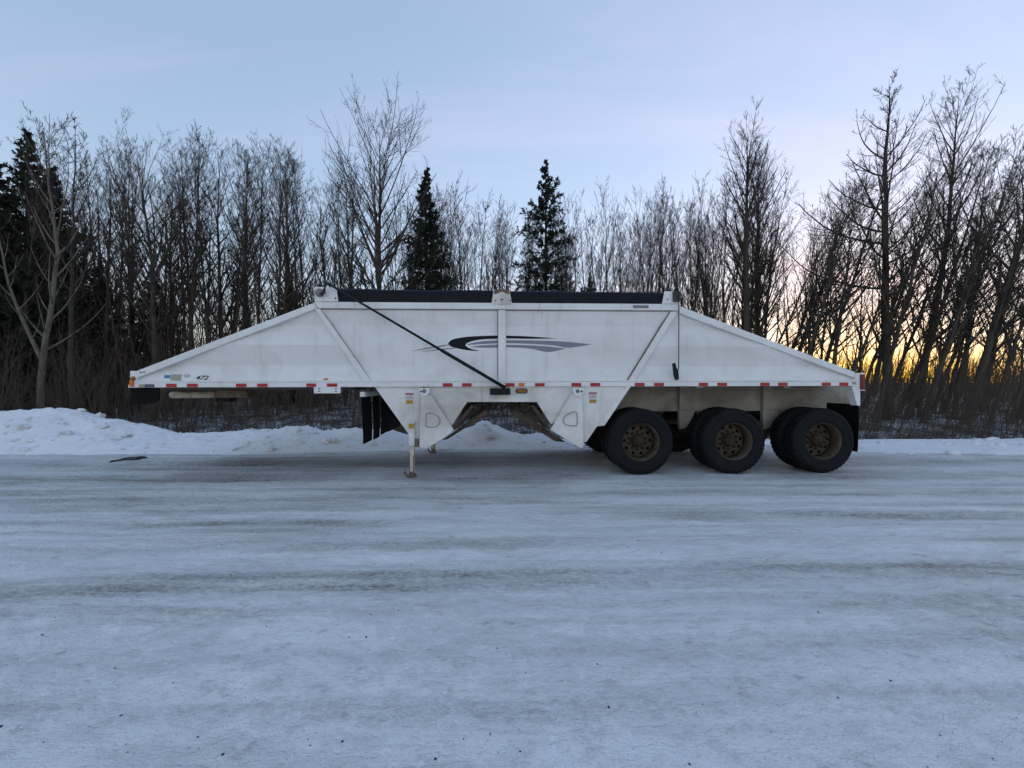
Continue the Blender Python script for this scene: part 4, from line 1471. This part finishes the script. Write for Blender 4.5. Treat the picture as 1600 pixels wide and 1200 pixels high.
# young poplars behind the tarp
rng = np.random.default_rng(5)
yl = 'thin young bare poplar in the thicket behind the tarp'
for i in range(96):
    px = 606 + (i + rng.uniform(-1.2, 1.2)) * 5.9
    y = rng.uniform(17.5, 30)
    top = np.interp(px, [612, 720, 760, 800, 870, 1000, 1120], [315, 305, 328, 336, 336, 315, 305]) + rng.uniform(-12, 60)
    plant(young[i % 7], X(px, y), y, Ht(top, y) / 10.5, i * 2.1, (R(rng.uniform(-7, 9)), R(rng.uniform(-6, 6))), sx=rng.uniform(.85, 1.25), label=yl, group='young poplars behind the tarp')
# leaning trees on the right
NL = 24
for i in range(NL):
    px = 1195 + (i + rng.uniform(-.4, .4)) * 19.0
    y = rng.uniform(15, 22)
    top = np.interp(px, [1195, 1250, 1350, 1450, 1600], [285, 270, 230, 235, 215]) + rng.uniform(0, 85)
    ln_ = R(rng.uniform(10, 24))
    plant(leaner[i % 4], X(px - 40, y), y, Ht(top, y) / 11.0 * 1.03, i * 1.9, (ln_, R(rng.uniform(-5, 5))), label=nth(i) + ' of the bare trees leaning right beyond the trailer tail', group='leaning trees beyond the trailer tail')
# second rows deeper in the wood
dl = 'bare trunk deep in the dark wood left of the trailer'
for i in range(27):
    px = -60 + (i + rng.uniform(-.4, .4)) * 24
    y = rng.uniform(23, 33)
    top = 285 + rng.uniform(-45, 75)
    plant(rowA[(i + 2) % 5] if i % 2 else leaner[i % 4], X(px, y), y, Ht(top, y) / (12.6 if i % 2 else 11.0), i * 2.6, (R(rng.uniform(-4, 4)), R(rng.uniform(-4, 4))), label=dl, group='trunks deep in the left wood')
dr = 'bare trunk deep in the wood to the right of the tarp'
for i in range(20):
    px = 1010 + (i + rng.uniform(-.4, .4)) * 31
    y = rng.uniform(23, 31)
    top = 355 + rng.uniform(-40, 60)
    plant(young[i % 7] if i % 3 else leaner[i % 4], X(px, y), y, Ht(top, y) / 10.8, i * 2.3, (R(rng.uniform(-2, 10)), R(rng.uniform(-4, 4))), label=dr, group='trunks deep in the right wood')


# -- spruces
def spruce(seed, H=12.0, slope=0.25, cap=1.7, z0=0.06, nb=260, droop=0.12, ragged=0.25, dens=1.0, gap=0.0):
    rng = np.random.default_rng(seed)
    K = 10
    s = np.linspace(0, 1, K)
    path = np.zeros((1, K, 3))
    path[0, :, 0] = np.cumsum(rng.normal(size=K)) * 0.02
    path[0, :, 2] = s * H - 0.2
    rad = (0.16 * H / 12 * (1 - s) ** 0.9 + 0.012)[None, :]
    ss = z0 + (1 - z0) * np.linspace(0, 0.994, nb) ** 1.30
    ss = ss + rng.uniform(-0.008, 0.008, nb)
    az = np.arange(nb) * 2.3999 + rng.uniform(-.5, .5, nb)
    env = cap * np.tanh(slope * H * (1 - ss) / cap * 1.1) + 0.03
    # irregular outline: long and short boughs
    ln = env * rng.uniform(1 - ragged * 1.6, 1 + ragged, nb) * (1 + 0.30 * np.sin(ss * 34 + az * 1.0) * ragged * 2)
    ln = np.maximum(ln, 0.12)
    base = np.stack([np.interp(ss, s, path[0, :, 0]), np.zeros(nb), ss * H - 0.2], 1)
    e0 = np.radians(np.interp(ss, [0, 0.5, 1], [96, 82, 42]) + rng.uniform(-10, 10, nb))
    dd = np.stack([np.cos(az) * np.sin(e0), np.sin(az) * np.sin(e0), np.cos(e0)], 1)
    Kb = 7
    P = np.empty((nb, Kb, 3))
    P[:, 0] = base
    for k in range(1, Kb):
        dd = dd + np.array([0, 0, -droop if k < 4 else droop * 1.2]) + rng.normal(size=(nb, 3)) * .05
        dd /= np.linalg.norm(dd, axis=1, keepdims=True)
        P[:, k] = P[:, k - 1] + dd * (ln / (Kb - 1))[:, None]
    BR = 0.012 * np.linspace(1, .3, Kb)[None, :] * np.ones((nb, 1))
    trunk = merge([tubes_batch(path, rad, 8, rng), tubes_batch(P, BR, 3, rng)])
    # side sprays
    per = int(20 * dens)
    SPt, SR = offshoots(rng, P, BR, per, 0.12, 1.0, (30, 70), 0.34, -0.05, 4, 0.6, 0.004, 0.10, 0.4, 0.07)
    # needles: slim tapering blades round each spray and along each bough
    blades = []
    for Q, n, L0, W0, own in ((SPt, 22, 0.105, 0.017, np.repeat(ln, per)), (P, 44, 0.09, 0.015, ln)):
        N, Kq, _ = Q.shape
        par = np.repeat(np.arange(N), n)
        m = len(par)
        x = rng.uniform(0.05, 1, m) * (Kq - 1)
        i = np.clip(np.floor(x).astype(int), 0, Kq - 2)
        f_ = (x - i)[:, None]
        b0 = Q[par, i] * (1 - f_) + Q[par, i + 1] * f_
        t = Q[par, i + 1] - Q[par, i]
        t /= np.linalg.norm(t, axis=1, keepdims=True) + 1e-9
        v = rng.normal(size=(m, 3))
        d2 = t * 0.9 + v * 0.42
        d2 /= np.linalg.norm(d2, axis=1, keepdims=True)
        wv = np.cross(d2, rng.normal(size=(m, 3)))
        wv /= np.linalg.norm(wv, axis=1, keepdims=True) + 1e-9
        L = (L0 * rng.uniform(.6, 1.4, m) * np.clip(0.4 + 0.6 * own[par] / 0.8, 0.4, 1.05))[:, None]
        W = (W0 * rng.uniform(.7, 1.3, m))[:, None]
        V2 = np.stack([b0 - wv * W, b0 + d2 * L, b0 + wv * W], 1)
        q = np.arange(m * 3).reshape(m, 3)
        blades.append((V2.reshape(-1, 3), q))
    # the spray stems as slim flat blades, so that the whole crown is one triangle mesh
    st_ = np.stack([SPt[:, 0] - [0, 0, .006], SPt[:, -1], SPt[:, 0] + [0, 0, .006]], 1)
    crown = merge([(st_.reshape(-1, 3), np.arange(len(st_) * 3).reshape(-1, 3))] + blades)
    return mesh_np(*trunk), mesh_np(*crown, smooth=False)


sp1 = spruce(3, H=10.8, slope=0.24, cap=2.6, nb=250, ragged=0.22)
sp2 = spruce(4, H=11.6, slope=0.36, cap=1.45, nb=170, ragged=0.36, dens=1.0, z0=0.2, droop=0.08)
sp3 = spruce(6, H=11.5, slope=0.28, cap=2.7, nb=270, ragged=0.25)
kw = dict(name='spruce_tree', bark='spruce_bark', twig='needle', cat='tree')
plant(sp1, X(668, 18.6), 18.6, Ht(262, 18.6) / 10.7, 0.5, label='dark broad spruce just right of the fanning poplar, behind the tarp', sx=0.95, **kw)
plant(sp2, X(853, 19.5), 19.5, Ht(252, 19.5) / 11.5, 1.1, label='ragged narrow spruce standing alone against the sky behind the tarp middle', sx=0.95, **kw)
plant(sp3, X(42, 16.5), 16.5, Ht(200, 16.5) / 11.4, 2.0, label='tallest dark spruce at the far left, behind the pale forked poplar', **kw)
plant(sp3, X(88, 17.2), 17.2, Ht(258, 17.2) / 11.4, 4.0, label='dark spruce just right of the tallest spruce at far left', sx=1.0, **kw)
plant(sp1, X(-8, 15.8), 15.8, Ht(245, 15.8) / 10.7, 3.0, label='dark spruce cut by the left edge of the picture', sx=1.3, **kw)
plant(sp1, X(158, 19.0), 19.0, Ht(408, 19.0) / 10.7, 1.0, label='short dull spruce in the wood left of the trailer nose', sx=1.2, **kw)
plant(sp2, X(922, 22.5), 22.5, Ht(434, 22.5) / 11.5, 5.0, label='small spruce half hidden behind the tarp, right of the ragged one', sx=1.2, **kw)
plant(sp3, X(238, 20.5), 20.5, Ht(415, 20.5) / 11.4, 5.5, label='short dull spruce above the front slope of the trailer nose', sx=1.1, **kw)
plant(sp3, X(455, 24.0), 24.0, Ht(440, 24.0) / 11.4, 2.5, label='low dark spruce showing beside the front end of the tarp', sx=1.8, **kw)


# -- brush: what nobody could count
def brush_field(seed, n, ylo, yhi, hfun, nt, r0, keep=None, spread=1.36, lean=0.10, twl=0.55):
    rng = np.random.default_rng(seed)
    y = ylo + (yhi - ylo) * rng.uniform(0, 1, n) ** 1.2
    px = rng.uniform(-60, 1660, n)
    x = (px - 800) / FPX * y
    if keep is not None:
        k = keep(px, y, rng)
        x, y, px = x[k], y[k], px[k]
    n = len(x)
    z = ground_z(x, y)
    h = hfun(px, y) * rng.uniform(0.5, 1.15, n)
    K = 5
    s = np.linspace(0, 1, K)
    rl_ = np.interp(px, [0, 1100, 1300, 1600], [0, 0, 0.22, 0.30])
    lx = rng.normal(0, lean, n) + rl_
    ly = rng.normal(0, lean, n)
    P = np.empty((n, K, 3))
    for k in range(K):
        P[:, k, 0] = x + lx * h * s[k] + rng.normal(0, .03, n) * h * s[k]
        P[:, k, 1] = y + ly * h * s[k]
        P[:, k, 2] = z - 0.05 + h * s[k]
    rad = (r0 * (0.35 + h / 5.0))[:, None] * np.linspace(1, .3, K)[None, :]
    T, TR = offshoots(rng, P, rad, nt, 0.1, 1.0, (25, 65), 0.30, 0.06, 4, 0.55, 0.004, 0.10, 0.4, 0.2)
    T2, TR2 = offshoots(rng, T, TR, 1, 0.3, 1.0, (25, 65), twl, 0.05, 3, 0.7, 0.0035, 0.10, 0.5, 0.12)
    return merge([tubes_batch(P, rad, 3, rng), tubes_batch(T, TR, 3, rng), tubes_batch(T2, TR2, 3, rng)])


def hwood(px, y):
    return np.interp(px, [-60, 300, 480, 600, 1100, 1250, 1600], [7.0, 7.2, 6.0, 4.2, 3.6, 3.6, 4.0])


bf = link('underwood', mesh_np(*brush_field(101, 1550, 16.0, 38.0, hwood, 8, 0.016)), 'brush')
bf['kind'] = 'stuff'
tag(bf, 'dense leafless underwood filling the dark wood behind the snow bank', 'underwood')


def hfar(px, y):
    top = np.interp(px, [-60, 250, 420, 560, 700, 1000, 1150, 1300, 1660], [405, 420, 440, 475, 540, 545, 552, 556, 556])
    return (EYE - (top - 598) / FPX * y) * 0.92


def far_wood(seed, n, ylo, yhi):
    rng = np.random.default_rng(seed)
    y = rng.uniform(ylo, yhi, n)
    px = rng.uniform(-70, 1670, n)
    x = (px - 800) / FPX * y
    h = hfar(px, y) * rng.uniform(0.6, 1.1, n)
    z = ground_z(x, y)
    P = np.empty((n, 4, 3))
    lx, ly = rng.normal(0, .07, n) + np.interp(px, [0, 1100, 1300], [0, 0, .15]), rng.normal(0, .07, n)
    for k in range(4):
        s_ = k / 3
        P[:, k] = np.stack([x + lx * h * s_ + rng.normal(0, .05, n), y + ly * h * s_, z - .1 + h * s_], 1)
    rad = rng.uniform(.02, .06, n)[:, None] * np.linspace(1, .35, 4)[None, :]
    T, TR = offshoots(rng, P, rad, 10, 0.05, 1.0, (25, 65), 0.33, 0.05, 3, 0.5, 0.011, 0.12, 0.4, 0.4)
    return merge([tubes_batch(P, rad, 3, rng), tubes_batch(T, TR, 3, rng)])


fw = link('distant_wood', mesh_np(*far_wood(111, 1950, 30.0, 58.0)), 'brush')
fw['kind'] = 'stuff'
tag(fw, 'distant mass of bare stems closing the view behind the nearer trees', 'wood')


def hshrub(px, y):
    return np.interp(px, [-60, 250, 560, 900, 1350, 1600], [3.4, 3.0, 1.8, 1.6, 2.2, 2.4])


sf = link('shrubs', mesh_np(*brush_field(102, 2000, 11.3, 19.0, hshrub, 7, 0.012, lean=0.22)), 'brush')
sf['kind'] = 'stuff'
tag(sf, 'low leafless shrubs tangled along the ditch below the trees', 'shrubs')
wf = link('dry_weeds', mesh_np(*brush_field(103, 1500, 10.9, 14.5, lambda px, y: 0.30 + 0.75 * np.clip(0.5 + 2.0 * fbm(px * 0.03, y * 0.9, 44, 3), 0, 1), 4, 0.006, keep=lambda px, y, rg: fbm(px * 0.021, y * 1.3, 45, 3) + rg.uniform(-.1, .1, len(px)) > 0.02, lean=0.30, twl=0.4)), 'weed')
wf['kind'] = 'stuff'
tag(wf, 'dry brown weeds poking through the ditch snow', 'weeds')

# -- wire fence in the ditch
fence = empty('wire_fence', (0, 12.9, 0))
tag(fence, 'low wire fence with thin steel posts in the ditch behind the snow bank', 'fence')
fy = 12.9
posts = [-17.4, -15.0, X(182, fy), X(306, fy), X(430, fy), X(556, fy), X(680, fy), X(805, fy), X(930, fy), X(1055, fy), X(1180, fy), X(1305, fy), X(1430, fy), X(1556, fy), 18.0]
pm = None
for xx in posts:
    zg = float(ground_z(np.array([xx]), np.array([fy]))[0])
    mb = MB().box(-.022, .022, -.004, .004, -.4, 1.02).box(-.004, .004, .0041, .035, -.4, 1.02)
    mb.box(-.022, .022, -.006, -.0041, .90, 1.02)
    o = mb.build('post', 'post', fence)
    o.location = (xx, 0, zg)
    o.rotation_euler = (R(random.uniform(-3, 3)), R(random.uniform(-4, 4)), 0)
for hz in (0.35, 0.62, 0.92):
    pts = [(xx, -0.012, float(ground_z(np.array([xx]), np.array([fy]))[0]) + hz) for xx in posts]
    MB().tube(pts, 0.0018, 4).build('wire', 'greymetal', fence)


# ------------------------------------------------------------------ small things on the snow
def lump(seed, size, flat=0.6, n=2):
    bm = bmesh.new()
    bmesh.ops.create_icosphere(bm, subdivisions=n, radius=1)
    rng = np.random.default_rng(seed)
    ph = rng.uniform(0, 6, 6)
    for v in bm.verts:
        c = v.co
        k = 1 + 0.22 * math.sin(3.1 * c.x + ph[0]) + 0.2 * math.sin(4.3 * c.y + ph[1]) + 0.16 * math.sin(5.7 * c.z + ph[2] + c.x * 3) + rng.uniform(-.10, .10)
        v.co = Vector((c.x * k * size[0], c.y * k * size[1], c.z * k * size[2]))
    me = bpy.data.meshes.new('mesh')
    bm.to_mesh(me)
    bm.free()
    return me


def zroad(x, y):
    return float(road_z(np.array([x]), np.array([y]))[0])


for (px, py, sx_, sz_, lab) in ((208, 717, 0.15, 0.028, 'dark frozen dirt clod at the foot of the left snow bank'),
                                (186, 720, 0.06, 0.018, 'small dark dirt clod just left of the bigger clod by the snow bank')):
    y = EYE * FPX / (py - 598)
    x = X(px, y)
    o = link('dirt_clod', lump(px, (sx_, 0.13, sz_), n=3), 'clod', None, (x, y, zroad(x, y) + sz_ * .5))
    tag(o, lab, 'clod')
for (px, py, sz_, lab) in ((524, 692, .05, 'dirty snow lump on the bank left of the front mud flaps'), (40, 665, .07, 'grey dirty chunk on the upper slope of the far left snow bank'), (104, 650, .06, 'brown-stained chunk on the crest of the left snow bank')):
    y = 8.9
    x = X(px, y)
    zz = float(bank_z(np.array([x]), np.array([y]))[0])
    o = link('snow_chunk', lump(px, (sz_ * 1.8, sz_ * 1.2, sz_), n=3), 'chunk', None, (x, y, zz + sz_ * .3))
    tag(o, lab, 'snow chunk')

rng = np.random.default_rng(191)
nc = 420
ky = np.empty(nc)
kx = rng.uniform(-14, 14, nc)
ky = np.interp(kx, fex, fey) + rng.uniform(-0.15, 1.9, nc) ** 1.0
kz = bank_z(kx, ky)
kd = (kz > 0.02) | (rng.uniform(0, 1, nc) < 0.25)
kx, ky, kz = kx[kd], ky[kd], kz[kd]
nc = len(kx)
bmi = bmesh.new()
bmesh.ops.create_icosphere(bmi, subdivisions=2, radius=1)
kv = np.array([v.co[:] for v in bmi.verts])
kf = np.array([[v.index for v in f.verts] for f in bmi.faces])
bmi.free()
ks = 0.018 + 0.075 * rng.uniform(0, 1, nc) ** 3
KV = kv[None] * ks[:, None, None] * rng.uniform(0.72, 1.2, (nc, len(kv), 1)) * rng.uniform(0.6, 1.4, (nc, 1, 3)) * np.array([1.2, 1.0, .75])
KV += np.stack([kx, ky, np.maximum(kz, road_z(kx, ky)) + ks * .2], 1)[:, None, :]
KF = kf[None] + (np.arange(nc) * len(kv))[:, None, None]
sc_ = link('snow_clods', mesh_np(KV.reshape(-1, 3), KF.reshape(-1, 3), False), 'snow')
sc_['kind'] = 'stuff'
tag(sc_, 'broken clods of snow strewn over the ploughed bank', 'snow clods')

# grit and crumbs of ice scattered over the road: one mass
rng = np.random.default_rng(77)
gv, gf = [], []
n = 520
yy = 1.45 / rng.uniform(1.45 / 8.0, 1.45 / 1.4, n)
xx = rng.uniform(-1.35, 1.35, n) * yy
zz = road_z(xx, yy)
ico = bmesh.new()
bmesh.ops.create_icosphere(ico, subdivisions=1, radius=1)
iv = np.array([v.co[:] for v in ico.verts])
ifc = np.array([[v.index for v in f.verts] for f in ico.faces])
ico.free()
sz = 0.0014 + 0.0042 * rng.uniform(0, 1, n) ** 7
V = iv[None] * (sz[:, None] * 1.0)[:, :, None] * rng.uniform(0.6, 1.4, (n, len(iv), 1)) * np.array([1.2, 1.2, .7])
V += np.stack([xx, yy, zz + sz * .3], 1)[:, None, :]
F = ifc[None] + (np.arange(n) * len(iv))[:, None, None]
crn = 2600
cy = 1.45 / rng.uniform(1.45 / 7.5, 1.45 / 1.4, crn)
cx = rng.uniform(-1.35, 1.35, crn) * cy
keep = fbm(cx * 0.8, cy * 2.2, 91, 4) + rng.uniform(-.12, .12, crn) > 0.0
cx, cy = cx[keep], cy[keep]
crn = len(cx)
csz = 0.0014 + 0.0045 * rng.uniform(0, 1, crn) ** 4
CV = iv[None] * csz[:, None, None] * rng.uniform(0.55, 1.45, (crn, len(iv), 1)) * np.array([1.5, 1.1, .55])
CV += np.stack([cx, cy, road_z(cx, cy) + csz * .15], 1)[:, None, :]
CF = ifc[None] + (np.arange(crn) * len(iv))[:, None, None]
cb = link('snow_crumbs', mesh_np(CV.reshape(-1, 3), CF.reshape(-1, 3), True), 'crumb')
cb['kind'] = 'stuff'
tag(cb, 'crumbs of packed snow scattered over the road', 'snow crumbs')
gt = link('road_grit', mesh_np(V.reshape(-1, 3), F.reshape(-1, 3), False), 'grit')
gt['kind'] = 'stuff'
tag(gt, 'dark grit scattered over the packed snow road', 'grit')
